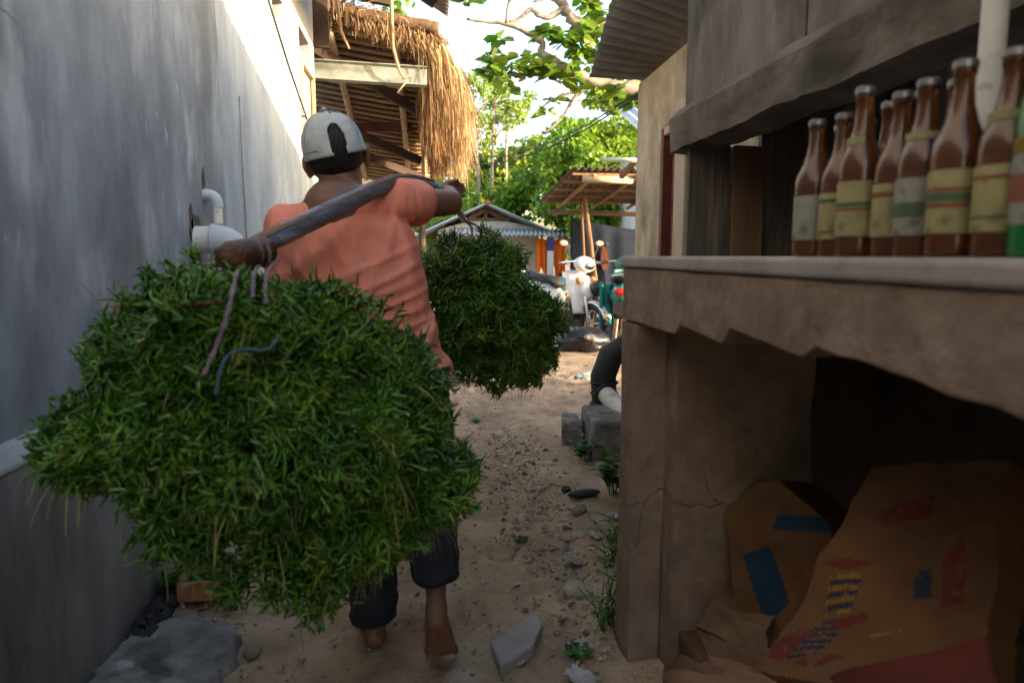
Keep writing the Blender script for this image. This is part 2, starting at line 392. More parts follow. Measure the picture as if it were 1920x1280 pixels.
M_tealc = pmat('teal cloth', [(.005,.13,.12), (.02,.20,.18)], 5, .85, .3, 40)
M_bluep = pmat('blue painted band', [(.04,.05,.22)], 5, .7, 0)
M_bluet = pmat('blue plastic', [(.02,.14,.28), (.03,.2,.36)], 5, .4, 0)
M_brick = pmat('orange sunlit brick', [(.42,.16,.05), (.60,.28,.10)], 20, .9, .4)
M_clear = pmat('clear plastic', [(.62,.66,.70)], 5, .15, 0, transmission=.5)
M_litter = pmat('dirty litter', [(.16,.14,.125), (.34,.33,.32)], 14, .7, .2, obrand=.3)
M_dleaf = pmat('dead leaf', [(.16,.07,.03), (.28,.14,.06)], 8, .85, .2, obrand=.3)
M_weave = pmat('woven bamboo wall', [(.24,.20,.16), (.36,.31,.25)], 30, .9, .6, 60)
M_coal = pmat('wet black soil', [(.012,.011,.01), (.05,.042,.035)], 22, .8, .8, bdist=.02)

# ------------------------------------------------------------------ ground
def ground_h(x, y):
    h = .020*fnoise((x, y, 0), 1.3) + .016*fnoise((x, y, 5), 5, 3)
    if -1.2 < x < 3 and y < 12: h += .012*fnoise((x, y, 2), 14, 4)
    h += .05*max(0, min(1, (x-.40)/.3)) * (1 if 2.0 < y < 5.5 else .4)           # rubble bank along the stall
    h += .05*max(0, min(1, (-.62-x)/.3))
    h += .10*max(0, min(1, (y-5.0)/5))
    return h
def spaced(lo, a, b, hi, step, g=1.25):
    out = [a]
    while out[-1] < b: out.append(out[-1] + step)
    d = step
    while out[-1] < hi: d *= g; out.append(out[-1] + d)
    pre = [a]; d = step
    while pre[-1] > lo: d *= g; pre.append(pre[-1] - d)
    return list(reversed(pre[1:])) + out
gx = spaced(-90, -1.1, 1.3, 90, .022); gy = spaced(-40, 1.3, 6.5, 160, .025)
FOOT = [(random.uniform(-.45, .45), random.uniform(1.9, 6.5), random.uniform(-.4, .4)) for _ in range(60)]
gv = []
for yy in gy:
    near = [f for f in FOOT if abs(f[1]-yy) < .25]
    for xx in gx:
        h = ground_h(xx, yy)
        for fx, fy, fa in near:
            dx, dy = xx-fx, yy-fy
            u = dx*math.cos(fa)+dy*math.sin(fa); v = -dx*math.sin(fa)+dy*math.cos(fa)
            q = (u/.05)**2 + (v/.12)**2
            if q < 4: h += -.016*math.exp(-q) + .009*math.exp(-(q-2.2)**2*1.5)
        gv.append((xx, yy, h))
nx = len(gx)
gf = np.array([(j*nx+i, j*nx+i+1, j*nx+i+1+nx, j*nx+i+nx) for j in range(len(gy)-1) for i in range(nx-1)])
g = np_mesh('ground', np.array(gv), gf, M_sand, smooth=True); tag(g, kind='structure')

# ------------------------------------------------------------------ left plastered house
LX = -.98
house = thing('plastered_house', 'tall grey plastered house wall with damp plinth and small vents along the alley', 'house', (LX, 3, 0))
def wall_x(name, X, ys, zs, holes, mat, thick, amp, parent, toward=1):
    """wall whose visible face is plane x=X with rectangular holes (y0,y1,z0,z1)"""
    mb = MB(); ny, nz = len(ys), len(zs)
    idx = {}
    def vid(i, j, back=0):
        k = (i, j, back)
        if k not in idx:
            yy, zz = ys[i], zs[j]
            idx[k] = len(mb.v)
            d = amp*fnoise((0, yy, zz), 1.1, 3) + amp*.25*fnoise((3, yy, zz), 7, 2)
            mb.v.append((X + toward*d - (toward*thick if back else 0), yy, zz))
        return idx[k]
    solid = [[not any(h[0]-1e-6 <= (ys[i]+ys[i+1])/2 <= h[1] and h[2] <= (zs[j]+zs[j+1])/2 <= h[3] for h in holes) for j in range(nz-1)] for i in range(ny-1)]
    for i in range(ny-1):
        for j in range(nz-1):
            if not solid[i][j]: continue
            mb.f.append((vid(i, j), vid(i+1, j), vid(i+1, j+1), vid(i, j+1)))
            mb.f.append((vid(i, j, 1), vid(i, j+1, 1), vid(i+1, j+1, 1), vid(i+1, j, 1)))
            for (a, b, ni, nj) in (((i, j), (i+1, j), i, j-1), ((i, j+1), (i+1, j+1), i, j+1), ((i, j), (i, j+1), i-1, j), ((i+1, j), (i+1, j+1), i+1, j)):
                if not (0 <= ni < ny-1 and 0 <= nj < nz-1) or not solid[ni][nj]:
                    mb.f.append((vid(*a), vid(*b), vid(*b, 1), vid(*a, 1)))
    return mb.build(name, mat, parent, smooth='auto')
def lin(a, b, st, extra=()):
    n = max(1, round((b-a)/st)); o = [a+(b-a)*i/n for i in range(n+1)]
    for e in extra:
        o = [q for q in o if abs(q-e) > st*.3 or q in (a, b)]; o.append(e)
    return sorted(set(o))
wall_x('wall', LX, lin(-5.0, 3.57, .1), lin(.70, 4.4, .09), [], M_plaster, .2, .007, house)
H1 = (4.92, 5.27, 2.80, 2.98); H2 = (5.90, 6.40, 2.83, 3.03); H3 = (5.88, 6.46, 2.08, 2.76)
wall_x('wall', LX-.008, lin(3.574, 6.66, .09, (H1[0], H1[1], H2[0], H2[1], H3[0], H3[1])), lin(.70, 4.4, .09, (2.8, 2.98, 2.83, 3.03, 2.08, 2.76)),
       [H1, H2, H3], M_plaster2, .2, .008, house)
wall_x('plinth', -.93, lin(-5.0, 6.66, .08), lin(-.1, .73, .07), [], M_plinth, .05, .018, house)
mb = MB()
mb.grid(lambda u, v: (-.928 - .055*v + .008*fnoise((0, -5.0+11.66*u, v), 3, 3), -5.0 + 11.66*u,
                      .728 + .045*v + .006*fnoise((1, -5.0+11.66*u, v), 4, 3)), 200, 5)
mb.build('mortar_cap', M_cap, house, smooth=True, solid=.008)
# return wall at the far corner
mb = MB(); mb.box((-3.5, 6.46, 0), (-1.19, 6.655, 4.4)); mb.build('end_wall', M_plaster2, house)
# shutter boards inside window opening
for i in range(4):
    y0 = 5.895 + i*.142
    mb = MB(); mb.box((LX-.05, y0, 2.09), (LX-.02, y0+.135, 2.75)); mb.build('shutter_board', M_pwood, house, bevel=.004)
for (a, b) in (((LX-.012, 5.86, 2.06), (LX+.02, 6.48, 2.10)), ((LX-.012, 5.86, 2.745), (LX+.02, 6.48, 2.79)),
               ((LX-.012, 5.86, 2.10), (LX+.02, 5.90, 2.745)), ((LX-.012, 6.44, 2.10), (LX+.02, 6.48, 2.745))):
    mb = MB(); mb.box(a, b); mb.build('window_frame', M_pwood, house, bevel=.004)
for hh in (H1, H2):
    n = 4
    for i in range(n):
        ya = hh[0] + .01 + (hh[1]-hh[0]-.02)*i/n
        mb = MB(); top = hh[2] + random.uniform(.05, .12)
        mb.box((LX-.14, ya, hh[2]+.002), (LX-.07, ya+(hh[1]-hh[0])/n-.012, top)); mb.jitter(.006)
        mb.build('brick', M_brick, house, bevel=.004)
    mb = MB(); mb.box((LX-.26, hh[0]-.1, hh[2]-.1), (LX-.215, hh[1]+.1, hh[3]+.1)); mb.build('vent_back', M_dwood, house)
# filled chase line on the pale wall
mb = MB(); mb.tube([(LX+.002, 3.93+.01*math.sin(z*6), z) for z in np.linspace(1.1, 2.05, 14)], [(.003, .006)]*14, 6)
mb.build('cable_chase', M_cap, house)
# small corrugated eave sheet over the alley
def corrugated(name, p00, p10, p01, p11, waves, amp, mat, parent, thick=.004, nv=6, sag=0):
    """waves run across u (p00->p10); ridges run along v (p00->p01)"""
    p00, p10, p01, p11 = map(Vector, (p00, p10, p01, p11)); nrm = (p10-p00).cross(p01-p00).normalized()
    nu = waves*8+1
    def fn(u, v):
        p = p00*(1-u)*(1-v) + p10*u*(1-v) + p01*(1-u)*v + p11*u*v
        return p + nrm*(amp*math.sin(u*waves*2*math.pi) + .25*amp*fnoise(p, 2, 2)) + Vector((0, 0, -sag*math.sin(math.pi*v)))
    mb = MB(); mb.grid(fn, nu, nv); return mb.build(name, mat, parent, smooth=True, solid=thick)
corrugated('roof_sheet', (.22, 4.9, 3.33), (.22, 6.4, 3.31), (-1.5, 4.9, 4.38), (-1.5, 6.4, 4.36), 18, .012, M_rust, house)
for yy in (5.2, 6.2):
    mb = MB(); mb.beam((-1.3, yy, 4.19), (.10, yy, 3.34), .05, .07); mb.build('rafter', M_rafter, house, bevel=.004)

# drain pipes on the wall
pipe = thing('drain_pipe', 'white and grey plastic drain pipe elbowing out of the grey plastered wall', 'pipe', (-.84, 3.10, 0))
def bend(a, b, c, r, n=8):
    a, b, c = map(Vector, (a, b, c)); d1 = (a-b).normalized(); d2 = (c-b).normalized()
    P = [a]; 
    for i in range(n+1):
        t = i/n; P.append((b+d1*r)*(1-t)**2 + b*2*t*(1-t) + (b+d2*r)*t**2)
    P.append(c); return P
mb = MB(); mb.tube([(-1.05, 3.10, 1.275), (-.895, 3.10, 1.275)], .058, 20); mb.build('stub', M_pvc, pipe, smooth='auto')
mb = MB(); mb.tube(bend((-.915, 3.10, 1.275), (-.82, 3.10, 1.275), (-.82, 3.10, 1.16), .09), .066, 20); mb.build('elbow', M_pvcg, pipe, smooth='auto')
mb = MB(); mb.torus((-.905, 3.10, 1.275), (1, 0, 0), .066, .004, 24, 6); mb.build('rim', M_pvcg, pipe, smooth=True)
mb = MB(); mb.tube([(-.82, 3.10, 1.18), (-.82, 3.10, -.05)], .058, 20); mb.build('downpipe', M_pvc, pipe, smooth='auto')
mb = MB(); mb.tube(bend((-1.02, 3.24, 1.475), (-.925, 3.24, 1.475), (-.925, 3.24, 1.42), .045), .026, 16); mb.build('small_elbow', M_pvcg, pipe, smooth='auto')
mb = MB(); mb.tube([(-.925, 3.24, 1.43), (-.915, 3.20, 1.28)], .021, 14); mb.build('small_pipe', M_pvc, pipe, smooth='auto')
mb = MB(); mb.torus((-.918, 3.22, 1.345), (0, 0, 1), .023, .004, 16, 6); mb.build('clamp', M_brick, pipe, smooth=True)
def ragged(cy, cz, ry, rz, n=16):
    return [(LX-.004, cy + ry*math.cos(a)*random.uniform(.7, 1.25), cz + rz*math.sin(a)*random.uniform(.7, 1.25)) for a in np.linspace(0, 2*math.pi, n, endpoint=False)]
for (cy, cz, ry, rz) in ((3.10, 1.285, .078, .09), (3.05, 1.37, .02, .05), (3.24, 1.53, .018, .06)):
    mb = MB(); mb.prism(ragged(cy, cz, ry, rz), (-.02, 0, 0), (.008, 0, 0)); mb.build('broken_render', M_hole, house)
mb = MB(); mb.tube([at(500, -10, x=-.955), at(540, 120, x=-.95), at(575, 222, x=-.95), at(601, 310, x=-.955), (-.955, 6.6, 1.75)], .008, 6)
tag(mb.build('wall_cable', M_cable, smooth=True), 'black cable sagging along the sunlit part of the plastered wall', 'cable')

# ------------------------------------------------------------------ thatched porch beyond the wall
porch = thing('thatched_porch', 'thatched porch roof with shaggy straw verge, rafters and bamboo purlins', 'porch', (-.5, 8.5, 0))
def us(x, y):      # underside height: falls away from the ridge (y=7) and to the right
    return 3.36 - .30*(y-7.0) - .14*(x+.98)
nb = 30
for i in range(nb):
    y0 = 7.02 + i*.115
    mb = MB(); mb.tube([(-1.25, y0, us(-1.25, y0)+.02), (-.5, y0+.01, us(-.5, y0)+.012), (.06, y0, us(.06, y0)+.02)], .022, 6)
    mb.build('batten', M_batten, porch, smooth=True)
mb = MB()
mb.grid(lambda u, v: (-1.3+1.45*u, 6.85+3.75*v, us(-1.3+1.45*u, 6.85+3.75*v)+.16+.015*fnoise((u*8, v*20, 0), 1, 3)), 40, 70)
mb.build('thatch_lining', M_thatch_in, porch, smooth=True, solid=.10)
for xx in (-.86, -.24, -.02):
    mb = MB(); mb.tube([(xx-.02, 6.95, us(xx, 6.95)-.05), (xx, 8.6, us(xx, 8.6)-.06), (xx, 10.3, us(xx, 10.3)-.05)], [.035, .038, .03], 10)
    mb.build('bamboo_purlin', M_bamboo, porch, smooth=True)
for (ya, yb, za, zb) in ((7.0, 7.6, 3.26, 2.72), (7.9, 8.7, 2.72, 2.36), (8.9, 9.6, 2.62, 2.25)):
    mb = MB(); mb.beam((-1.2, ya, za), (-.06, yb, zb), .06, .10); mb.build('rafter', M_rafter, porch, bevel=.005)
for (yy, zz) in ((8.6, 2.68), (9.7, 2.46)):
    mb = MB(); mb.box((-1.25, yy, zz), (-.15, yy+.06, zz+.10)); mb.build('tie_beam', M_redwood, porch, bevel=.005)
# gutter
gz = 2.80; gyy = 6.80
prof = [(0, 0), (-.12, .0), (-.12, .012), (-.012, .014), (-.012, .17), (-.05, .18), (-.05, .188), (0, .186)]
mb = MB(); mb.prism([(-1.02, gyy+a, gz+b+.02) for a, b in prof], (0, 0, 0), (1.05, .02, -.03)); mb.build('gutter', M_zinc, porch)
for xx in (-1.05, .03):
    pass
# timbers and wall under the porch
mb = MB(); mb.box((-1.0, 11.0, 0), (-.30, 11.04, 2.75)); mb.build('woven_wall', M_weave, porch)
for xx in (-.97, -.62, -.34):
    mb = MB(); mb.box((xx, 10.94, 0), (xx+.05, 11.0-.002, 2.5)); mb.build('post', M_pwood, porch, bevel=.004)
mb = MB(); mb.beam((-.95, 10.97, 1.9), (-.36, 10.93, 2.5), .03, .03); mb.build('brace', M_pwood, porch)
mb = MB(); mb.tube([(-.06, 10.1, 0), (-.06, 10.1, 2.36)], .05, 10); mb.build('post', M_rafter, porch, smooth=True)
mb = MB(); mb.tube([(-1.1, 7.0, 0), (-1.1, 7.0, 3.3)], .06, 10); mb.build('post', M_rafter, porch, smooth=True)
mb = MB(); mb.box((-1.0, 6.72, 3.10), (-.86, 6.76, 3.9)); mb.build('board', M_rafter, porch, bevel=.004)
mb = MB(); mb.beam((-1.1, 6.95, 3.75), (-.30, 6.95, 3.62), .08, .12); mb.build('ridge_beam', M_rafter, porch, bevel=.005)
mb = MB(); mb.tube([(-.62, 6.8, 3.72), (-.50, 6.78, 3.70), (-.42, 6.8, 3.60)], [.07, .08, .06], 12); mb.build('rolled_mat', M_weave, porch, smooth=True)
mb = MB(); mb.box((-1.2, 6.9, 3.42), (-.4, 7.4, 3.50)); mb.build('ceiling_board', M_rafter, porch)
# thatch strands: (pos, direction, length) -> curved ribbons
def ribbon_proto(droop, seg=5, wd=.010):
    V = []; 
    for i in range(seg+1):
        t = i/seg; ww = wd*(1-.7*t)
        V += [(t, -ww, 0), (t, ww, 0)]
    return np.array(V), np.array([(2*i, 2*i+1, 2*i+3, 2*i+2) for i in range(seg)])
def strands(P, D, Ls, grav, wd, seg=5):
    """P start, D unit dir, grav = how fast it turns down"""
    n = len(P); pts = [P.copy()]; d = D.copy(); step = (Ls/seg)[:, None]
    for i in range(seg):
        d = d + np.array([0, 0, -1.0])*grav[:, None]/seg + np.random.normal(size=d.shape)*.06
        d /= np.linalg.norm(d, axis=1, keepdims=True); pts.append(pts[-1] + d*step)
    side = np.cross(D, np.random.normal(size=D.shape)); side /= np.linalg.norm(side, axis=1, keepdims=True)
    V = np.zeros((n, 2*(seg+1), 3))
    for i in range(seg+1):
        ww = wd*(1-.75*i/seg)
        V[:, 2*i] = pts[i]-side*ww; V[:, 2*i+1] = pts[i]+side*ww
    F = np.array([(2*i, 2*i+1, 2*i+3, 2*i+2) for i in range(seg)])
    FF = F[None] + (np.arange(n)*2*(seg+1))[:, None, None]
    return V.reshape(-1, 3), FF.reshape(-1, 4)
def curve_pts(C, n):
    C = np.array(C, float); t = np.random.rand(n)*(len(C)-1); i = np.minimum(t.astype(int), len(C)-2); f = (t-i)[:, None]
    return C[i]*(1-f)+C[i+1]*f
# verge: thick hanging curtain on the right side
n = 1700
P = curve_pts([(-.02, 7.0, 3.20), (.12, 7.0, 3.16), (.26, 7.15, 3.03), (.34, 7.45, 2.86), (.34, 7.9, 2.70), (.30, 8.4, 2.56)], n)
P += np.random.normal(size=P.shape)*[.05, .12, .035]
D = np.random.normal(size=P.shape)*.22 + [.38, .1, -.45]; D /= np.linalg.norm(D, axis=1, keepdims=True)
Ls = np.random.uniform(.22, .66, n); V1, F1 = strands(P, D, Ls, np.random.uniform(2.0, 4.5, n), .0075)
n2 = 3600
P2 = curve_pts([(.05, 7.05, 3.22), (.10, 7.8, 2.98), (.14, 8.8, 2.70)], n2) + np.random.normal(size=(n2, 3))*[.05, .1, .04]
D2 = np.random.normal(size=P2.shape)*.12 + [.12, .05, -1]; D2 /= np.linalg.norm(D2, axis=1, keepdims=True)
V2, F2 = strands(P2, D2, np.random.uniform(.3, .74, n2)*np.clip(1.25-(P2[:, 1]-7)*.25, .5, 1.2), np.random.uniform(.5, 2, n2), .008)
# top/ridge layer
n3 = 7500
u = np.random.rand(n3); P3 = np.stack([-1.1+1.25*u, 6.90+np.random.rand(n3)*.28, 3.62-.36*u**1.1+np.random.normal(size=n3)*.035], 1)
D3 = np.random.normal(size=P3.shape)*.3 + [.35, -.40, -.05]; D3 /= np.linalg.norm(D3, axis=1, keepdims=True)
V3, F3 = strands(P3, D3, np.random.uniform(.06, .26, n3), np.random.uniform(1.0, 3.5, n3), .007)
V = np.concatenate([V1, V3]); F = np.concatenate([F1, F3+len(V1)])
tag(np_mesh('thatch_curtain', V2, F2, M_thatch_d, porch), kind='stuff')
tag(np_mesh('thatch', V, F, M_thatch, porch), kind='stuff')
# thatch body below the loose straw (ridge bolster and verge)
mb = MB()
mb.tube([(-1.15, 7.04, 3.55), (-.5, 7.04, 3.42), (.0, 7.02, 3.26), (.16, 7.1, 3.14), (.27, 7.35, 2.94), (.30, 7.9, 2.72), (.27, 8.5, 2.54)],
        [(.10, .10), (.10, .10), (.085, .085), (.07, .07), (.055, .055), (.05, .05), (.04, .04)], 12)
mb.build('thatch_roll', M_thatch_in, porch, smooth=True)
for i, (xa, ya) in enumerate(((738, 0), (795, 110))):
    pass
def vine(pts, r):
    mb = MB(); mb.tube(pts, r, 6); return mb.build('dry_stem', M_batten, porch, smooth=True)
vine([at(733, -20, 6.6), at(735, 60, 6.62), at(737, 90, 6.65), at(748, 130, 6.68), at(757, 148, 6.72), at(770, 140, 6.7)], [.02, .018, .016, .014, .012, .01])
vine([at(628, -20, 6.6), at(640, 60, 6.62), at(655, 92, 6.68)], [.015, .014, .01])
vine([at(765, 150, 6.7), at(752, 165, 6.69), at(745, 175, 6.69)], [.010, .008, .006])

# ------------------------------------------------------------------ right: cream house with canopy
ch = thing('cream_house', 'cream plastered house with maroon door and corrugated canopy beside the stall', 'house', (1.4, 3.6, 0))
mb = MB()
pts = [(1.4, 4.02, -.1), (1.4, 4.55, -.1), (1.4, 4.55, 2.33), (1.4, 2.68, 2.36), (1.4, 2.68, 1.95), (1.4, 4.02, 1.95)]
mb.prism(pts, (0, 0, 0), (.16, 0, 0)); mb.build('wall', M_cream, ch, bevel=.02)
mb = MB(); mb.box((1.5605, 4.39, -.1), (4.6, 4.55, 2.3)); mb.build('end_wall', M_cream, ch, bevel=.015)
mb = MB(); mb.box((1.40, 2.68, -.1), (1.55, 3.56, 1.945)); mb.build('wall', M_cream, ch)
mb = MB(); mb.box((1.44, 3.62, .02), (1.475, 3.97, 1.90)); dr = mb.build('door', M_redwood, ch, bevel=.004)
for zz in (.15, .5, .85, 1.2, 1.52):
    mb = MB(); mb.box((1.428, 3.66, zz), (1.4385, 3.93, zz+.25)); mb.build('door_panel', M_redwood, dr, bevel=.008)
for (a, b) in (((1.385, 3.97, 0), (1.47, 4.018, 1.945)), ((1.385, 3.562, 0), (1.47, 3.615, 1.945)), ((1.385, 3.618, 1.90), (1.47, 3.967, 1.945))):
    mb = MB(); mb.box(a, b); mb.build('door_frame', M_redwood if a[1] > 3.9 else M_pwood, ch, bevel=.005)
mb = MB(); mb.box((1.30, 3.40, 0), (1.395, 3.55, 2.0)); mb.build('pillar', M_pwood, ch, bevel=.006)
# canopy: rises toward the alley, drops toward the far end
corrugated('canopy_sheet', (1.09, 4.62, 2.38), (.86, 2.2, 2.96), (1.75, 4.62, 2.37), (1.75, 2.2, 2.37+.02), 26, .013, M_rust, ch)
corrugated('roof_sheet', (1.72, 4.75, 2.40), (1.72, 2.2, 2.42), (4.9, 4.75, 2.75), (4.9, 2.2, 2.75), 30, .013, M_rust, ch)
# ------------------------------------------------------------------ right: wooden shop with counter
shop = thing('wooden_shop', 'dark weathered wooden shop front with open hatch above the cement counter', 'shop', (1.0, 1.2, 0))
y0 = -4.0
wds = []
while y0 < 2.64:
    wd = random.uniform(.38, .60); wd = min(wd, 2.66-y0); wds.append((y0, wd)); y0 += wd
for i, (a, wd) in enumerate(wds):
    if .74 < a < 1.0: continue
    mb = MB(); dx = random.uniform(0, .012)
    mb.box((1.0+dx, a+.004, 1.70+random.uniform(-.01, .02)), (1.022+dx, a+wd-.004, 2.78))
    mb.build('wall_board', M_panel, shop, bevel=.003)
mb = MB(); mb.box((1.03, -4.0, 1.68), (1.05, .6, 2.78)); mb.box((1.03, 1.15, 1.68), (1.05, 2.66, 2.78)); mb.build('backing', M_dwood, shop)
# rough lintel beam
mb = MB(); nsl = 180
def lint(k):
    t = k/nsl; y = -4.0+6.68*t
    return y
rings = []
for k in range(nsl+1):
    y = lint(k); a = .024*fnoise((0, y, 0), 5, 4); b = .014*fnoise((0, y, 7), 4, 5)
    rings.append([(0.965+a*.6, y, 1.615+b), (0.955+a, y, 1.735+a), (1.0-.002, y, 1.78+b*.5), (1.09, y, 1.74), (1.09, y, 1.60+b)])
m5 = 5
for r_ in rings: mb.v += r_
for k in range(nsl):
    for q in range(m5):
        a = k*m5+q; b = k*m5+(q+1) % m5; mb.f.append((a, b, b+m5, a+m5))
mb.f.append(tuple(range(m5))); mb.f.append(tuple(nsl*m5+q for q in range(m5)))
mb.build('lintel_beam', M_lintel, shop, smooth='auto')
# far end boards under the lintel
for (xa, xb, mt) in ((1.0, 1.17, M_dwood), (1.175, 1.31, M_bwood)):
    mb = MB(); mb.box((xa, 2.56, 0), (xb-.004, 2.60, 1.625)); mb.jitter(.004); mb.build('end_board', mt, shop, bevel=.004)
mb = MB(); mb.box((1.31, 2.61, 0), (1.9, 2.64, 2.7)); mb.build('end_wall', M_dwood, shop)
mb = MB(); mb.box((1.78, -4.0, 0), (1.82, 2.605, 2.7)); mb.build('back_wall', M_dwood, shop)
mb = MB(); mb.box((1.06, -4.0, 2.55), (1.78, 2.60, 2.58)); mb.build('ceiling', M_dwood, shop)
mb = MB(); mb.box((.95, -4.0, 2.79), (2.0, 2.66, 2.81)); mb.build('roof', M_rust, shop)
corrugated('awning_sheet', (.98, -4.0, 2.70), (.98, 1.9, 2.70), (.48, -4.0, 2.50), (.48, 1.9, 2.50), 62, .013, M_rust, shop)  # unseen overhang, added to keep sky light off the counter and bottles
mb = MB(); mb.box((1.0, -4.0, 0), (1.78, -3.97, 2.54)); mb.build('side_wall', M_dwood, shop)

counter = thing('cement_counter', 'brown cement rendered counter with open storage below and worn slab top', 'counter', (.57, 1.0, 0))
CX = .57
mb = MB(); mb.grid(lambda u, v: (0, 0, 0), 2, 2); mb = MB()
mb.box((CX-.006, -4.0, 1.174), (1.765, 1.965, 1.207)); mb.build('top_slab', M_slab, counter, bevel=.009, segs=3)
# ragged apron
bot = []
yv = 1.985
bot.append((1.955, 1.02))
tooth = {1.50: .026, 1.24: .045, .95: .05, .62: .03}
ysq = np.linspace(1.82, -4.0, 180)
off = 0
for yq in ysq:
    off = max(0, off-.0022)
    for ty, a in tooth.items():
        if abs(yq-ty) < .017: off = a
    bot.append((yq, 1.025 + off + .004*fnoise((0, yq, 3), 14, 3)))
N_ = len(bot)
mb = MB()
for (yq, zq) in bot:
    for xx, top in ((CX, 0), (CX+.09, 0)):
        mb.v.append((xx + .006*fnoise((xx, yq, zq), 4, 3), yq, zq))
        mb.v.append((xx + .006*fnoise((xx, yq, 1.17), 4, 3), yq, 1.173))
for i in range(N_-1):
    a = i*4; b = a+4
    mb.f += [(a, a+1, b+1, b), (a+2, b+2, b+3, a+3), (a, b, b+2, a+2), (a+1, a+3, b+3, b+1)]
mb.f += [(0, 2, 3, 1), ((N_-1)*4, (N_-1)*4+1, (N_-1)*4+3, (N_-1)*4+2)]
mb.build('apron', M_render, counter, bevel=.004)
wall_x('post', CX+.001, lin(1.82, 1.955, .04), lin(-.1, 1.018, .06), [], M_render, .09, -.008, counter, toward=-1)
wall_x('side_panel', 0, [0, .1], [0, .1], [], M_render, .05, 0, counter).name = 'inner_lip'
bpy.data.objects.remove(bpy.data.objects['inner_lip'])
mb = MB(); mb.grid(lambda u, v: (CX+.092+.40*u, 1.842+.004*fnoise((u*6, v*6, 0), 1, 3), 1.16*v), 24, 24); mb.build('side_panel', M_render, counter, smooth='auto', solid=.10)
mb = MB(); mb.box((1.70, -4.0, 0), (1.74, 2.5, 1.16)); mb.build('back_panel', M_rafter, counter)
mb = MB(); mb.box((.99, 2.4, 0), (1.70, 2.44, 1.16)); mb.build('end_panel', M_rafter, counter)
mb = MB(); mb.box((.99, 1.97, 1.10), (1.70, 2.4, 1.14)); mb.build('rear_shelf', M_rafter, counter)

# pole standing behind bottles
mb = MB(); mb.tube([(.795, .915, 1.207), (.80, .92, 2.3)], .017, 14)
tag(mb.build('standing_pole', M_pvc, smooth='auto'), 'pale upright pole standing among the bottles on the counter', 'pole')

# ------------------------------------------------------------------ bottles
BG = 'bottles on the counter'
def bottle(loc, label, glass, lab, stripes, h=.238, r=.0305, rz=0):
    t = thing('bottle', label, 'bottle', loc, BG, rz); s = h/.238
    prof = [(r*.82, 0), (r*.98, .004), (r, .012), (r, .125*s), (r*.93, .142*s), (r*.62, .165*s), (r*.45, .185*s), (r*.38, .205*s), (r*.37, .222*s), (r*.42, .224*s), (r*.42, .231*s), (r*.36, .232*s)]
    mb = MB(); mb.lathe(prof, n=22); mb.build('glass', glass, t, smooth='auto', local=True)
    mb = MB(); mb.lathe([(r*.40, .2322*s), (r*.47, .2325*s), (r*.46, .240*s), (r*.36, .243*s)], n=18); mb.build('cap', M_capm, t, smooth='auto', local=True)
    q = r+.0008
    def band(nm, z0, z1, mt, par, rr, arc=2*math.pi):
        mb = MB(); mb.grid(lambda u, v: (rr*math.cos(math.pi+arc*(u-.5)), rr*math.sin(math.pi+arc*(u-.5)), z0+(z1-z0)*v), 25, 2)
        return mb.build(nm, mt, par, smooth=True, local=True)
    lb = band('label', .030*s, .108*s, lab, t, q, 4.4)
    for (z0, z1, mt) in stripes: band('label_stripe', z0*s, z1*s, mt, lb, q+.0006, 4.4)
    if int(loc[1]*1000) % 3 == 0: band('neck_label', .160*s, .170*s, M_labely, t, r*.70+.001, 2.6)
    return t
STR = [(.062, .067, M_labelr), (.069, .080, M_labelg), (.082, .086, M_labelr)]
BP = [(.655, 1.105, M_labelw, 'amber bottle at the far end of the front row on the counter', [], .222),
      (.662, 1.043, M_labely, 'amber bottle second from the far end of the front row, cream label', [(.092, .098, M_labelg), (.040, .044, M_labelr)], .220),
      (.652, .978, M_labely, 'tall amber bottle third from the far end of the front row', [(.066, .070, M_labelr), (.072, .078, M_labelg)], .245),
      (.664, .914, M_labely, 'amber bottle fourth from the far end of the front row, cream label', [(.088, .096, M_labelr)], .224),
      (.655, .852, M_labelw, 'amber bottle with grey label in the middle of the front row', [(.055, .075, M_labelg)], .226),
      (.648, .787, M_labely, 'amber bottle with green and red striped cream label, beside the grey labelled one', STR, .232),
      (.658, .723, M_labely, 'amber bottle with plain cream label next to the green bottle', [(.092, .096, M_labelr), (.046, .049, M_labelg)], .228),
      (.722, 1.15, M_labely, 'amber back row bottle at its far end', [], .225),
      (.726, 1.085, M_labelw, 'amber back row bottle, second from its far end', [], .22),
      (.720, 1.02, M_labely, 'amber back row bottle, third from its far end', [], .235),
      (.728, .955, M_labely, 'amber back row bottle, fourth from its far end', [], .24),
      (.722, .88, M_labelw, 'amber back row bottle right beside the pale pole', [], .235),
      (.726, .80, M_labely, 'amber back row bottle, second from the pale pole toward the green bottle', [], .24),
      (.728, .73, M_labely, 'amber back row bottle behind the green bottle', [], .235)]
for (x, y, lm, lab, st, hh_) in BP:
    bottle((x+random.uniform(-.004, .004), y, 1.2072), lab, M_amber, lm, st, h=hh_, rz=random.uniform(-.4, .4))
bottle((.662, .668, 1.2072), 'tall green bottle with white and red label on the counter', M_green, M_labelw, [(.05, .075, M_labelr), (.095, .108, M_yel)], h=.28, r=.034)

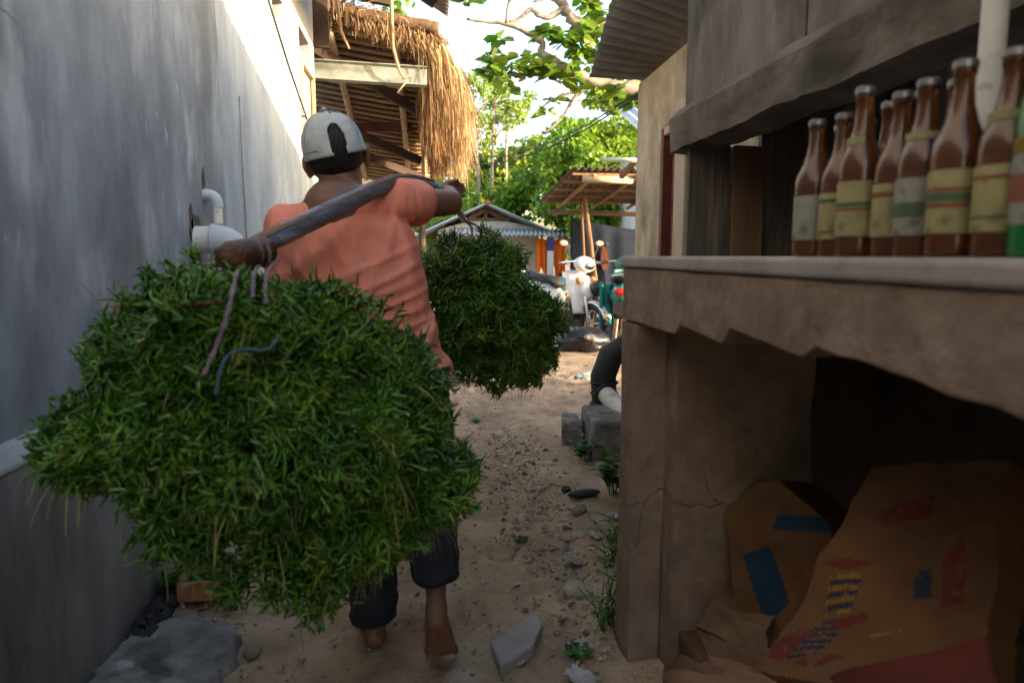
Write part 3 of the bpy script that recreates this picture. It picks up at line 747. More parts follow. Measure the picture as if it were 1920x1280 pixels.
# ------------------------------------------------------------------ cardboard below the counter
def sheet(name, P, mat, parent=None, thick=.006, nu=14, nv=8, warp=.01, seed=0):
    P = [Vector(p) for p in P]; nrm = (P[1]-P[0]).cross(P[3]-P[0]).normalized()
    mb = MB()
    mb.grid(lambda u, v: P[0]*(1-u)*(1-v)+P[1]*u*(1-v)+P[2]*u*v+P[3]*(1-u)*v + nrm*warp*fnoise((u*2.2+seed, v*2.2, seed), 1, 3), nu, nv)
    return mb.build(name, mat, parent, smooth='auto', solid=thick)
def on_plane(px, py, p0, nrm):
    d = _RM @ Vector(((px - 960) / 1280, -(py - 640) / 1280, -1)); n = Vector(nrm)
    return CAMLOC + d * ((Vector(p0) - CAMLOC).dot(n) / d.dot(n))
def carton(name, label, p0, nrm, outline, depth, marks, mat, cat='carton'):
    """outline and marks are drawn on the plane p0/nrm; the box extends by depth behind it"""
    n = Vector(nrm).normalized(); q = [on_plane(a, b, p0, n) for a, b in outline]; base = min(q, key=lambda p: p.z)
    t = thing(name, label, cat, tuple(base))
    e1 = n.cross(Vector((0, 0, 1))).normalized(); e2 = n.cross(e1)
    to2 = lambda p: ((p-q[0]).dot(e1), (p-q[0]).dot(e2))
    O2 = [to2(p) for p in q]; M2 = [([to2(on_plane(a, b, p0, n)) for a, b in pl], mt) for nm, pl, mt in marks]
    def inside(pt, poly):
        x, y = pt; c = False
        for k in range(len(poly)):
            (x1, y1), (x2, y2) = poly[k], poly[k-1]
            if (y1 > y) != (y2 > y) and x < (x2-x1)*(y-y1)/(y2-y1)+x1: c = not c
        return c
    st = .0045; u0, u1 = min(a for a, b in O2), max(a for a, b in O2); v0, v1 = min(b for a, b in O2), max(b for a, b in O2)
    nu, nv = int((u1-u0)/st)+1, int((v1-v0)/st)+1; V = []; F = []; MI = []; ix = {}
    mats = [mat]+sorted({mt for _, mt in M2}, key=lambda m: m.name)
    def vid(a, b, back):
        k = (a, b, back)
        if k not in ix:
            u, v = u0+a*st, v0+b*st; p = q[0]+e1*u+e2*v
            d = .016*(1-2*abs(fnoise((p.x+depth*9, p.y, p.z), 4.5, 2))) + .006*fnoise((p.x, p.y+3, p.z), 12, 2)
            ix[k] = len(V); V.append(tuple(p + n*(d - (depth if back else 0))))
        return ix[k]
    cells = {(a, b) for a in range(nu) for b in range(nv) if inside((u0+(a+.5)*st, v0+(b+.5)*st), O2)}
    for (a, b) in cells:
        c = (u0+(a+.5)*st, v0+(b+.5)*st); mi = 0
        for pl, mt in M2:
            if inside(c, pl) and fnoise((c[0], c[1], 0), 45, 2) > (-.85 if mt is M_blue else -.4): mi = mats.index(mt)
        F.append((vid(a, b, 0), vid(a+1, b, 0), vid(a+1, b+1, 0), vid(a, b+1, 0))); MI.append(mi)
        for (da, db, c1, c2) in ((-1, 0, (a, b), (a, b+1)), (1, 0, (a+1, b), (a+1, b+1)), (0, -1, (a, b), (a+1, b)), (0, 1, (a, b+1), (a+1, b+1))):
            if (a+da, b+db) not in cells:
                F.append((vid(*c1, 0), vid(*c2, 0), vid(*c2, 1), vid(*c1, 1))); MI.append(0)
    me = bpy.data.meshes.new('box'); me.from_pydata(V, [], F)
    for m_ in mats: me.materials.append(m_)
    me.polygons.foreach_set('material_index', MI); me.update()
    bm = bmesh.new(); bm.from_mesh(me); bmesh.ops.recalc_face_normals(bm, faces=bm.faces); bm.to_mesh(me); bm.free()
    link('box', me, None, t)
    return t
def W(px, py, x): return at(px, py, x=x)
def bars(x0, y0, w_, h_, n, dx, dy, skew, mats, nm='print_bar'):
    out = []
    for k in range(n):
        x, y = x0+dx*k, y0+dy*k
        out.append((nm, [(x, y), (x+w_, y+skew), (x+w_-4, y+skew+h_), (x-4, y+h_)], mats[k % len(mats)]))
    return out
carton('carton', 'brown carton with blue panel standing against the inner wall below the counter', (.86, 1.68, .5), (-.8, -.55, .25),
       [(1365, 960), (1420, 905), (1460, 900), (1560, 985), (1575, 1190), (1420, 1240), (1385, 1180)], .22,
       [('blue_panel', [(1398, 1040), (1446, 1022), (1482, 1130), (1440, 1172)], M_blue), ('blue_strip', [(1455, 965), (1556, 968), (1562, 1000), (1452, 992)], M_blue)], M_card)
marks = bars(1566, 1082, 58, 8, 7, -3, 11, -3, [M_yel, M_navy])
marks += bars(1545, 1165, 60, 7, 6, -13, 13, -4, [M_navy])
marks += [('print_patch', [(1425, 1228), (1505, 1180), (1540, 1186), (1470, 1240)], M_redp), ('print_patch', [(1555, 1170), (1628, 1150), (1640, 1166), (1580, 1182)], M_redp),
          ('print_patch', [(1545, 1062), (1590, 1052), (1650, 1058), (1600, 1074)], M_redp), ('print_patch', [(1770, 1050), (1815, 1010), (1805, 1130), (1765, 1140)], M_redp),
          ('print_patch', [(1715, 1075), (1750, 1070), (1748, 1120), (1718, 1125)], M_navy), ('print_patch', [(1490, 1246), (1560, 1228), (1590, 1232), (1530, 1256)], M_redp),
          ('print_patch', [(1640, 1195), (1700, 1185), (1700, 1189), (1640, 1200)], M_yel), ('print_patch', [(1650, 960), (1760, 930), (1750, 975), (1660, 985)], M_redp)]
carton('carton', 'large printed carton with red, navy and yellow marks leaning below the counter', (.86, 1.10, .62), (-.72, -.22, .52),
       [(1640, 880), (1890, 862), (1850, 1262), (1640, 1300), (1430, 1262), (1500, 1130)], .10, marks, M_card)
tag(sheet('carton_flap', [W(1560, 1268, .66), W(1850, 1195, .68), W(1870, 1310, .64), W(1600, 1335, .63)], M_redp, None, .005, 10, 6, .012, 5), 'red printed cardboard flap at the foot of the large carton', 'flap')
# folded pale sheets
FL = [('topmost', 1270, 1100, 1440, 1160, .78), ('second', 1225, 1150, 1440, 1210, .74), ('third', 1205, 1190, 1430, 1240, .71), ('fourth', 1195, 1222, 1440, 1265, .68), ('fifth', 1185, 1255, 1460, 1290, .65), ('lowest', 1180, 1285, 1480, 1330, .62)]
for i, (nm, xa, ya, xb, yb, X) in enumerate(FL):
    A = W(xa, ya+12, X-.03)+Vector((-.01, -.01, .01)); B = W(xb-30, yb+6, X+.02)+Vector((-.02, -.05, .02))
    q = [A+Vector((.07, .10, .01)), B+Vector((.07, .08, .02)), B+Vector((-.02, -.07, -.022)), A+Vector((-.035, -.05, -.016))]
    nrm = (q[1]-q[0]).cross(q[3]-q[0]).normalized(); mb = MB()
    def fn(u, v, q=q, i=i, nrm=nrm):
        p = q[0]*(1-u)*(1-v)+q[1]*u*(1-v)+q[2]*u*v+q[3]*(1-u)*v
        return p + nrm*(.05*abs(v-.45-.25*(u-.5)) + .03*max(0, abs(u-.42+.1*math.sin(i))-.1) + .012*fnoise((u*3+i, v*3, i*3), 1, 3))
    mb.grid(fn, 30, 18)
    tag(mb.build('folded_cardboard', M_cardl, smooth='auto', solid=.006), f'pale creased cardboard sheet, {nm} of the folded pile below the counter', 'cardboard', 'folded cardboard pile')
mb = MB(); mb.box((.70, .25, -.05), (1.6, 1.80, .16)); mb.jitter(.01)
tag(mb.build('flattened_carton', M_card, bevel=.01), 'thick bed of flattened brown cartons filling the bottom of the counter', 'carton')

# ------------------------------------------------------------------ organic body helper
def hull_capsule(bm, p0, r0, p1, r1, n=10):
    vs = []
    for p, r in ((p0, r0), (p1, r1)):
        r = Vector(r) if isinstance(r, (tuple, list)) else Vector((r, r, r))
        for i in range(1, n):
            ph = math.pi*i/n
            for k in range(n+2):
                a = 2*math.pi*k/(n+2)
                vs.append(bm.verts.new((p[0]+r.x*math.sin(ph)*math.cos(a), p[1]+r.y*math.sin(ph)*math.sin(a), p[2]+r.z*math.cos(ph))))
        vs.append(bm.verts.new((p[0], p[1], p[2]+r.z))); vs.append(bm.verts.new((p[0], p[1], p[2]-r.z)))
    res = bmesh.ops.convex_hull(bm, input=vs)
    bad = [v for v in vs if v.is_valid and not v.link_faces]
    bmesh.ops.delete(bm, geom=bad, context='VERTS')
def blob(name, caps, voxel, smooth, mat, parent, disp=None):
    bm = bmesh.new()
    for c in caps: hull_capsule(bm, *c)
    me = bpy.data.meshes.new('tmp'); bm.to_mesh(me); bm.free()
    o = bpy.data.objects.new('tmp', me); COL.objects.link(o)
    m = o.modifiers.new('r', 'REMESH'); m.mode = 'VOXEL'; m.voxel_size = voxel
    m = o.modifiers.new('s', 'SMOOTH'); m.iterations = smooth; m.factor = .5
    dg = bpy.context.evaluated_depsgraph_get()
    me2 = bpy.data.meshes.new_from_object(o.evaluated_get(dg)); me2.name = name
    bpy.data.objects.remove(o); bpy.data.meshes.remove(me)
    if disp:
        co = [v.co.copy() for v in me2.vertices]; nn = [v.normal.copy() for v in me2.vertices]
        for v, c, q in zip(me2.vertices, co, nn): v.co = c + q*disp(c, q)
    return link(name, me2, mat, parent, smooth=True)

# ------------------------------------------------------------------ person
man = thing('person', 'barefoot person in salmon shirt, dark trousers and off white cap carrying a shoulder pole', 'person', (-.10, 2.06, 0))
HC = Vector((-.256, 2.055, 1.500)); HR = Euler((R(6), R(-13), R(8))).to_matrix()     # head centre and tilt
def hd(x, y, z): return tuple(HC + HR @ Vector((x, y, z)))
NB = (-.243, 2.04, 1.36)
LS, LE, LW = (-.385, 2.0, 1.285), (-.435, 2.14, 1.06), (-.36, 2.36, 1.02)
RS, RE, RW = (-.085, 2.06, 1.358), (.078, 2.22, 1.375), (.082, 2.45, 1.425)
caps = [ # head
    (hd(0, 0, .02), (.076, .092, .095), hd(0, .01, -.02), (.070, .085, .085)),
    (hd(0, .045, -.05), .052, hd(0, .055, -.085), .034),
    (hd(0, .095, -.01), .013, hd(0, .108, -.032), .015), (hd(-.03, .078, .022), .014, hd(.03, .078, .022), .014),
    (hd(-.02, .088, -.058), .011, hd(.02, .088, -.058), .011), (hd(-.02, .086, -.070), .010, hd(.02, .086, -.070), .010),
    (hd(-.088, -.004, -.012), (.010, .019, .024), hd(-.083, .002, -.045), (.008, .012, .014)), (hd(.088, -.004, -.012), (.010, .019, .024), hd(.083, .002, -.045), (.008, .012, .014)),
    (hd(0, -.012, -.06), .060, NB, .064), (NB, .066, (-.25, 2.02, 1.33), .10),
    # trunk
    ((-.25, 2.02, 1.30), (.12, .085, .07), (-.20, 2.02, 1.14), (.125, .085, .10)), ((-.20, 2.02, 1.14), (.12, .08, .1), (-.11, 2.05, .92), (.135, .095, .09)),
    ((-.245, 2.02, 1.325), .062, LS, .052), ((-.235, 2.02, 1.33), .062, RS, .052),
    # arms
    (LS, .05, LE, .038), (LE, .037, LW, .026), (RS, .052, RE, .040), (RE, .039, RW, .027),
    # legs
    ((-.18, 2.06, .88), .085, (-.195, 2.13, .48), .058), ((-.195, 2.13, .48), .055, (-.19, 2.10, .33), .052), ((-.19, 2.10, .33), .05, (-.18, 2.06, .09), .033),
    ((-.04, 2.06, .88), .085, (.0, 2.16, .50), .058), ((.0, 2.16, .50), .055, (.006, 2.04, .38), .053), ((.006, 2.04, .38), .054, (.012, 1.875, .225), .028),
    # feet
    ((-.18, 2.06, .07), .036, (-.178, 2.03, .034), .034), ((-.18, 2.04, .035), .034, (-.225, 2.20, .022), (.040, .04, .022)), ((-.18, 2.07, .08), .03, (-.215, 2.17, .035), .028),
    ((.012, 1.865, .21), .033, (.012, 1.832, .185), .031), ((.012, 1.838, .182), .034, (.024, 1.915, .055), (.047, .028, .028)), ((.012, 1.875, .19), .028, (.022, 1.925, .08), .028),
]
for k in range(5):
    u = (k-2)*.017
    caps.append(((-.225+u*.9, 2.20+u*.25, .020), .013, (-.235+u*.95, 2.245+u*.3-abs(k-1)*.006, .015), .010))
    caps.append(((.024+u*1.15, 1.918, .045), .014, (.026+u*1.25, 1.955-abs(k-1)*.004, .018), .010))
# right hand closed over the pole, left hand relaxed on a rope in front
def hand(wr, fwd, side, curl, sgn=1):
    wr = Vector(wr); f = Vector(fwd).normalized(); s = Vector(side); s = (s-f*s.dot(f)).normalized(); d = f.cross(s)*sgn
    out = [(tuple(wr), (.024, .024, .024), tuple(wr+f*.075), (.026, .026, .026))]
    kn = wr+f*.085
    for k in range(4):
        o = s*(k-1.5)*.0195; L_ = (.036, .042, .040, .032)[k]
        a = kn+o; b = a+(f*math.cos(curl*.5)+d*math.sin(curl*.5))*L_; c = b+(f*math.cos(curl*1.3)+d*math.sin(curl*1.3))*L_*.8; e = c+(f*math.cos(curl*2)+d*math.sin(curl*2))*L_*.6
        out += [(tuple(a-f*.02), .011, tuple(b), .0095), (tuple(b), .0095, tuple(c), .009), (tuple(c), .009, tuple(e), .0075)]
    t0 = wr+f*.025-s*.024; t1 = t0-s*.022+f*.03+d*.012; t2 = t1+f*.022+d*.026
    out += [(tuple(t0), .014, tuple(t1), .011), (tuple(t1), .011, tuple(t2), .009)]
    return out
caps += hand(RW, (-.12, 1, .12), (-.3, 0, 1), 1.25, 1)
caps += hand(LW, (.25, 1, -.1), (1, 0, .2), .8, -1)
body = blob('body', caps, .006, 4, M_skin, man)
# shirt
def fold(c, q):
    t = c.z*.88 - c.x*.48 + .35*max(0, c.x+.12)**1.3
    ph = t*58 + 3.5*fnoise((c.x*.6, c.y, c.z), 4.5, 2)
    w2 = (.5+.5*math.sin(ph))**1.6 - .4
    amt = (.013*max(0, min(1, (1.30-c.z)/.12)) + .0025)*max(.1, .45+1.1*fnoise((c.x+9, c.y, c.z), 4.0, 2))
    w3 = (.5+.5*math.sin(c.x*60-c.z*18+5*fnoise((c.x, c.y, c.z+7), 5, 2)))**2
    return amt*w2 + .005*w3 + .005*fnoise((c.x, c.y+4, c.z), 6, 2)
scaps = [((-.212, 2.02, 1.265), (.182, .105, .078), (-.185, 2.015, 1.14), (.178, .108, .10)),
         ((-.185, 2.015, 1.14), (.178, .108, .10), (-.13, 2.035, .94), (.172, .118, .09)),
         ((-.13, 2.035, .94), (.165, .118, .08), (-.085, 2.05, .82), (.178, .13, .03)),
         ((-.27, 2.02, 1.290), .076, LS, .066), ((-.20, 2.02, 1.30), .078, RS, .070),
         (LS, .068, (-.410, 2.085, 1.12), .066), (RS, .072, (-.032, 2.112, 1.366), .066)]
shirt = blob('shirt', scaps, .006, 8, M_shirt, man, fold)
me = shirt.data; nv_ = len(me.vertices); co = np.zeros(nv_*3); me.vertices.foreach_get('co', co); co = co.reshape(-1, 3)
nn = np.zeros(nv_*3); me.vertices.foreach_get('normal', nn); nn = nn.reshape(-1, 3)
wx, wz = co[:, 0]+man.location.x, co[:, 2]+man.location.z; dsp = np.zeros(nv_)
rs = random.Random(12)
def crease(a, b, sag, A_, wd):
    t = np.linspace(0, 1, 26); m = ((a[0]+b[0])/2+sag*.3, (a[1]+b[1])/2-sag)
    X = (1-t)**2*a[0]+2*t*(1-t)*m[0]+t*t*b[0]; Z = (1-t)**2*a[1]+2*t*(1-t)*m[1]+t*t*b[1]
    d2 = np.full(nv_, 9.); tt = np.zeros(nv_)
    for x_, z_, t_ in zip(X, Z, t):
        d = (wx-x_)**2+(wz-z_)**2; k = d < d2; d2[k] = d[k]; tt[k] = t_
    return A_*np.exp(-d2/wd**2)*np.sin(np.pi*np.clip(tt, .06, .94))**.6
for k in range(11):        # folds sweeping from the right side down to the left
    z0 = 1.26-.042*k+rs.uniform(-.012, .012); L_ = rs.uniform(.16, .34)
    dsp += crease((.01+.012*k*.3, z0), (.0-L_, z0-L_*rs.uniform(.25, .55)), rs.uniform(.01, .05), rs.uniform(.006, .011), rs.uniform(.007, .013))
for k in range(9):         # folds hanging from the left shoulder and pole
    x0 = -.40+.045*k+rs.uniform(-.01, .01); z0 = 1.24+.012*k
    dsp += crease((x0, z0), (x0+rs.uniform(-.02, .08), z0-rs.uniform(.08, .2)), rs.uniform(-.01, .02), rs.uniform(.003, .007), rs.uniform(.008, .014))
for k in range(5):         # sleeve pulls
    dsp += crease((-.10+.02*k, 1.42-.004*k), (-.12+.028*k, 1.31-.005*k), .01, .005, .008)
back = np.clip((-nn[:, 1]+.15), 0, 1)
co += nn*(dsp*back)[:, None]; me.vertices.foreach_set('co', co.ravel()); me.update()
def tf(c, q): return .005*fnoise((c.x, c.y, c.z), 9, 3) + .003*math.sin(c.z*60+6*fnoise((c.x, c.y, c.z), 5, 2))
tcaps = [((-.11, 2.05, .95), (.14, .10, .05), (-.11, 2.06, .85), (.15, .112, .06)),
         ((-.18, 2.06, .87), .10, (-.195, 2.12, .48), .083), ((-.195, 2.12, .48), .083, (-.182, 2.062, .085), (.076, .076, .018)),
         ((-.04, 2.06, .87), .10, (.0, 2.145, .50), .083), ((.0, 2.145, .50), .083, (.009, 1.93, .28), (.074, .072, .035))]
blob('trousers', tcaps, .008, 5, M_trouser, man, tf)
# hair
hm = MB()
nA, nP = 48, 18
def hair_fn(u, v):
    a = u*2*math.pi; ph = v*math.pi*.5
    back = .5-.5*math.sin(a)            # 1 at the back (-y)
    lim = (.62+.30*back)*math.pi*.72
    ph = .25 + v*lim
    p = Vector((.083*math.sin(ph)*math.cos(a), .100*math.sin(ph)*math.sin(a), .105*math.cos(ph)+.012))
    k = 1 + .03*fnoise((p.x*40, p.y*40, p.z*12), 1, 2)
    return HC + HR @ (p*k)
hm.grid(hair_fn, nA+1, nP); hm.build('hair', M_hair, man, smooth=True, solid=.010)
# cap with rear opening and peak
cp = MB(); nu, nv = 140, 44
def cap_pt(i, j):
    a = 2*math.pi*i/nu; v = j/(nv-1); ph = v*1.50
    sx = 1 - .018*abs(math.cos(3*a))**6*math.sin(ph)**3
    p = Vector((.090*math.sin(ph)**.92*math.cos(a)*sx, .106*math.sin(ph)**.92*math.sin(a)*sx, -.012+.126*math.cos(ph)**.75))
    if v > .75: p.z -= (v-.75)*.06
    return p + p.normalized()*(.0045*fnoise(p*22, 1, 3))
def cap_hole(i, j):
    a = 2*math.pi*i/nu; v = j/(nv-1)
    return ((a-1.5*math.pi-.12)/.27)**2 + ((v-.86)/.25)**2 - 1
for j in range(nv):
    for i in range(nu):
        v = j/(nv-1); p = cap_pt(i, j); h_ = cap_hole(i, j)
        cp.v.append(tuple(HC + HR @ p))
for j in range(nv-1):
    for i in range(nu):
        if cap_hole(i+.5, j+.5) < 0: continue
        cp.f.append((j*nu+i, j*nu+(i+1) % nu, (j+1)*nu+(i+1) % nu, (j+1)*nu+i))
capo = cp.build('cap', M_cap_f, man, smooth=True, solid=.003)
sm = MB()
for k in range(6):
    ii = (k*nu//6 + nu//12) % nu
    if cap_hole(ii, nv*.86) < .15: continue
    sm.tube([HC + HR @ (cap_pt(ii, j)*1.004) for j in range(2, nv-1, 4)], .0011, 5)
sm.tube([HC + HR @ (cap_pt(i, nv-4)*1.006) for i in range(0, nu+1, 4) if cap_hole(i % nu, nv-4) > .05 and not (1.5*math.pi-.5 < 2*math.pi*i/nu)], .0011, 5)
sm.build('seam', M_seam, capo, smooth=True)
pk = MB(); pk.grid(lambda u, v: HC + HR @ Vector(((u-.5)*.15*(1-.25*v*v), .092+.085*v-.09*(u-.5)**2*2.2, -.01-.03*v-.10*(u-.5)**2)), 14, 8)
pk.build('peak', M_cap_f, capo, smooth=True, solid=.004)
bt = MB(); bt.ell(HC + HR @ Vector((0, 0, .121)), (.008, .008, .005), 10, 6); bt.build('button', M_cap_f, capo, smooth=True)
nk = MB(); nk.torus((-.252, 2.045, 1.392), (-.25, -.15, 1), .071, .0018, 40, 6); nk.build('necklace', M_gold, man, smooth=True)
for sx in (-1, 1):
    e = MB(); e.ell(hd(sx*.030, .078, .002), (.011, .011, .010), 12, 8); e.build('eye', M_eye, man, smooth=True)
er = MB(); er.torus(hd(-.082, 0, -.042), (0, 1, 0), .008, .0016, 16, 6); er.build('earring', M_gold, man, smooth=True)

# ------------------------------------------------------------------ carrying pole
cpole = thing('carrying_pole', 'blue grey painted wooden carrying pole across the shoulder with dark knobbed end', 'pole', (-.19, 2.0, 1.44))
PP = [at(452, 478, 1.43), at(540, 435, 1.60), at(620, 396, 1.76), at(690, 362, 1.905), at(735, 343, 2.02), (-.05, 2.18, 1.436), (.02, 2.34, 1.438), (.078, 2.56, 1.43), (.13, 2.82, 1.39), (.165, 3.0, 1.36)]
PP = [Vector(p) for p in PP]
mb = MB(); mb.tube(PP, [(.020, .015), (.025, .016), (.027, .017), (.025, .017), (.022, .016), (.021, .016), (.022, .017), (.020, .017), (.016, .015), (.014, .013)], 14, flat=(0, -.3, 1))
mb.build('pole', M_pole, cpole, smooth='auto')
mb = MB(); mb.tube([p+Vector((.001, -.003, .018)) for p in PP[:7]], [(.006, .013)]*7, 8, flat=(0, -.3, 1)); mb.build('split_edge', M_bwood, cpole, smooth='auto')
E0 = PP[0]
mb = MB(); mb.tube([E0+Vector((.045, .05, .012)), E0+Vector((.01, .01, 0)), E0+Vector((-.018, -.02, -.004)), E0+Vector((-.035, -.035, -.006))], [.024, .033, .032, .014], 12)
mb.jitter(.003); mb.build('knob', M_knob, cpole, smooth=True)
mb = MB()
for k in range(2): mb.torus(E0+Vector((.02+.012*k, .022+.014*k, .004)), (.65, .7, .15), .027, .004, 20, 6)
mb.build('lashing', M_rope, cpole, smooth=True)

# ------------------------------------------------------------------ seaweed bundles
def sprig(nb=4, seg=4, ns=3):
    V = []; F = []
    def branch(p, d, L_, r0, r1, seg):
        base = len(V); d = d/np.linalg.norm(d); pts = [p]; dd = d.copy()
        for i in range(seg):
            dd = dd + np.random.normal(size=3)*.22; dd /= np.linalg.norm(dd); pts.append(pts[-1]+dd*L_/seg)
        u = np.cross(d, [0.3, .9, .2]); u /= np.linalg.norm(u); w_ = np.cross(d, u)
        for i, q in enumerate(pts):
            r = r0+(r1-r0)*i/seg
            for k in range(ns):
                a = 2*math.pi*k/ns; V.append(q+(u*math.cos(a)+w_*math.sin(a))*r)
        for i in range(seg):
            for k in range(ns):
                F.append((base+i*ns+k, base+i*ns+(k+1) % ns, base+(i+1)*ns+(k+1) % ns, base+(i+1)*ns+k))
        return pts
    def grow(p, d, lev):
        L_ = (.50, .38, .30)[lev]*np.random.uniform(.75, 1.25); r = (.062, .054, .047)[lev]
        pts = branch(p, d, L_, r, r*(.9 if lev < 2 else .6), 2)
        if lev == 2: return
        e = pts[-1]-pts[-2]; e /= np.linalg.norm(e)
        for _ in range(3 if lev == 0 else 2):
            q = np.random.normal(size=3); q -= e*q.dot(e); q /= np.linalg.norm(q)
            grow(pts[-1] if np.random.rand() < .6 else pts[-2], e*.8+q*np.random.uniform(.5, 1.0), lev+1)
    grow(np.zeros(3), np.array([1., 0, 0]), 0)
    return np.array(V), np.array(F)
np.random.seed(11)
SPR = [sprig() for _ in range(16)]
def seaweed(name, label, loc, lobes, n, smin, smax, seed, down=.5):
    np.random.seed(seed); t = thing(name, label, 'seaweed', loc)
    lobes = [(np.array(c, float), np.array(r, float)) for c, r in lobes]
    area = np.array([(r[0]*r[1]+r[1]*r[2]+r[0]*r[2]) for c, r in lobes]); cnt = (area/area.sum()*n*1.7).astype(int)
    PS = []; NS = []
    for (c, r), m in zip(lobes, cnt):
        d = np.random.normal(size=(m, 3)); d /= np.linalg.norm(d, axis=1, keepdims=True)
        rad = np.random.uniform(.86, 1.02, (m, 1)); p = c+d*r*rad; nn = d/r; nn /= np.linalg.norm(nn, axis=1, keepdims=True)
        PS.append(p); NS.append(nn)
    P = np.concatenate(PS); Nn = np.concatenate(NS)
    inside = np.zeros(len(P), bool)
    for c, r in lobes:
        inside |= (((P-c)/r)**2).sum(1) < .70
    # clumps: tufts displaced by a noise field
    P = P[~inside]; Nn = Nn[~inside]
    f = np.array([fnoise(p, 8, 3) for p in P]); keep = (f > np.random.uniform(-.75, -.25, len(P))) & ((Nn[:, 1] < .2) | (np.random.rand(len(P)) < .28)); P = P[keep]; Nn = Nn[keep]; f = f[keep]
    P = P + Nn*(f*.10)[:, None]
    G = np.array([[fnoise(p+o_, 6, 2) for o_ in (np.array([9., 0, 0]), np.array([0, 7., 0]), np.array([0, 0, 5.]))] for p in P])
    D = Nn*.75 + G*2.8 + np.random.normal(size=P.shape)*.32 + np.array([0, 0, -down])*np.random.rand(len(P))[:, None]
    V, F = scatter(SPR, P, rots(D), np.random.uniform(smin, smax, len(P)))
    tag(np_mesh('fronds', V, F, M_weed, t, smooth=True), kind='stuff')
    k = np.random.choice(len(P), 900, replace=False)
    D2_ = D[k]/np.linalg.norm(D[k], axis=1, keepdims=True)
    V, F = strands(P[k], D2_, np.random.uniform(.06, .15, 900), np.random.uniform(.8, 3.0, 900), .0022, 6)
    tag(np_mesh('loose_strands', V, F, M_strand, t), kind='stuff')
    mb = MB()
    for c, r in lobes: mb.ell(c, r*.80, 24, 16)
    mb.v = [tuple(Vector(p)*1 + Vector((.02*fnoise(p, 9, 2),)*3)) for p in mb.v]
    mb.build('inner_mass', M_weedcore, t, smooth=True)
    return t
def lobe(px, py, Y, rx, ry, rz_, k=None):
    c = at(px, py, Y); s = Y/1290
    return ((c.x, c.y, c.z), (rx*s, ry, rz_*s))
bale = seaweed('seaweed_bundle', 'huge wet green seaweed bundle hanging from the knobbed pole end by the plastered wall', tuple(at(500, 1140, 1.45)),
    [lobe(500, 758, 1.45, 245, .23, 158), lobe(205, 832, 1.45, 80, .11, 46), lobe(300, 790, 1.45, 90, .15, 75), lobe(440, 930, 1.45, 95, .14, 42), lobe(540, 1005, 1.46, 62, .12, 42), lobe(245, 705, 1.45, 50, .12, 42), lobe(385, 612, 1.42, 108, .15, 52), lobe(525, 628, 1.45, 95, .16, 58),
     lobe(705, 770, 1.48, 98, .18, 95), lobe(748, 870, 1.48, 78, .17, 100), lobe(655, 972, 1.46, 92, .16, 64), lobe(420, 865, 1.44, 120, .17, 52), lobe(605, 1052, 1.46, 34, .09, 24), lobe(530, 930, 1.46, 80, .15, 48), lobe(735, 965, 1.5, 58, .12, 36)],
    12900, .034, .078, 21)
bale2 = seaweed('seaweed_bundle', 'smaller seaweed bundle hanging from the far pole end in front of the person', tuple(at(930, 720, 3.0)),
    [lobe(905, 565, 3.0, 84, .22, 90), lobe(925, 503, 3.0, 50, .17, 45), lobe(990, 602, 3.0, 50, .17, 48), lobe(970, 650, 3.0, 65, .18, 52), lobe(845, 515, 2.98, 44, .15, 50), lobe(855, 640, 3.0, 45, .15, 40), lobe(905, 690, 3.0, 22, .06, 24)],
    5400, .040, .085, 33)
def rope(pts, r, mat, parent, nm='rope'):
    P = [Vector(p) for p in pts]; fine = []
    for i in range(len(P)-1):
        for k in range(6):
            t = k/6; a = P[max(i-1, 0)]; b = P[i]; c = P[i+1]; d = P[min(i+2, len(P)-1)]
            fine.append(.5*((2*b)+(c-a)*t+(2*a-5*b+4*c-d)*t*t+(3*b-a-3*c+d)*t**3))
    fine.append(P[-1]); mb = MB()
    for ph in (0, math.pi):
        Q = []
        for i, p in enumerate(fine):
            a = i*1.1+ph; Q.append(p+Vector((math.cos(a), math.sin(a), 0))*r*.55)
        mb.tube(Q, r*.7, 6)
    return mb.build(nm, mat, parent, smooth=True)
rope([E0+Vector((0, -.01, -.03)), at(443, 515, 1.26), at(428, 585, 1.17), at(408, 645, 1.145), at(382, 703, 1.13)], .0040, M_rope, cpole)
rope([E0+Vector((.03, .02, -.02)), at(476, 515, 1.32), at(474, 558, 1.25)], .004, M_rope, cpole)
rope([E0+Vector((.06, .06, -.01)), at(500, 515, 1.36), at(499, 570, 1.26)], .004, M_rope, cpole)
rope([at(523, 630, 1.20), at(500, 655, 1.185), at(450, 655, 1.175), at(418, 680, 1.165), at(405, 740, 1.16)], .0028, M_ropeb, bale, 'blue_rope')
rope([at(232, 570, 1.38), at(290, 575, 1.27), at(350, 572, 1.23), at(420, 566, 1.23)], .006, M_knob, bale, 'brown_tie')
mb = MB(); mb.ell(at(250, 580, 1.36), (.035, .03, .022), 10, 8); mb.jitter(.005); mb.build('torn_sacking', M_bamboo_o, bale, smooth=True)
rope([PP[-1], at(885, 430, 3.0), at(880, 470, 2.96)], .006, M_rope, cpole)
rope([PP[-1], at(905, 430, 3.02), at(920, 455, 3.0)], .006, M_rope, cpole)

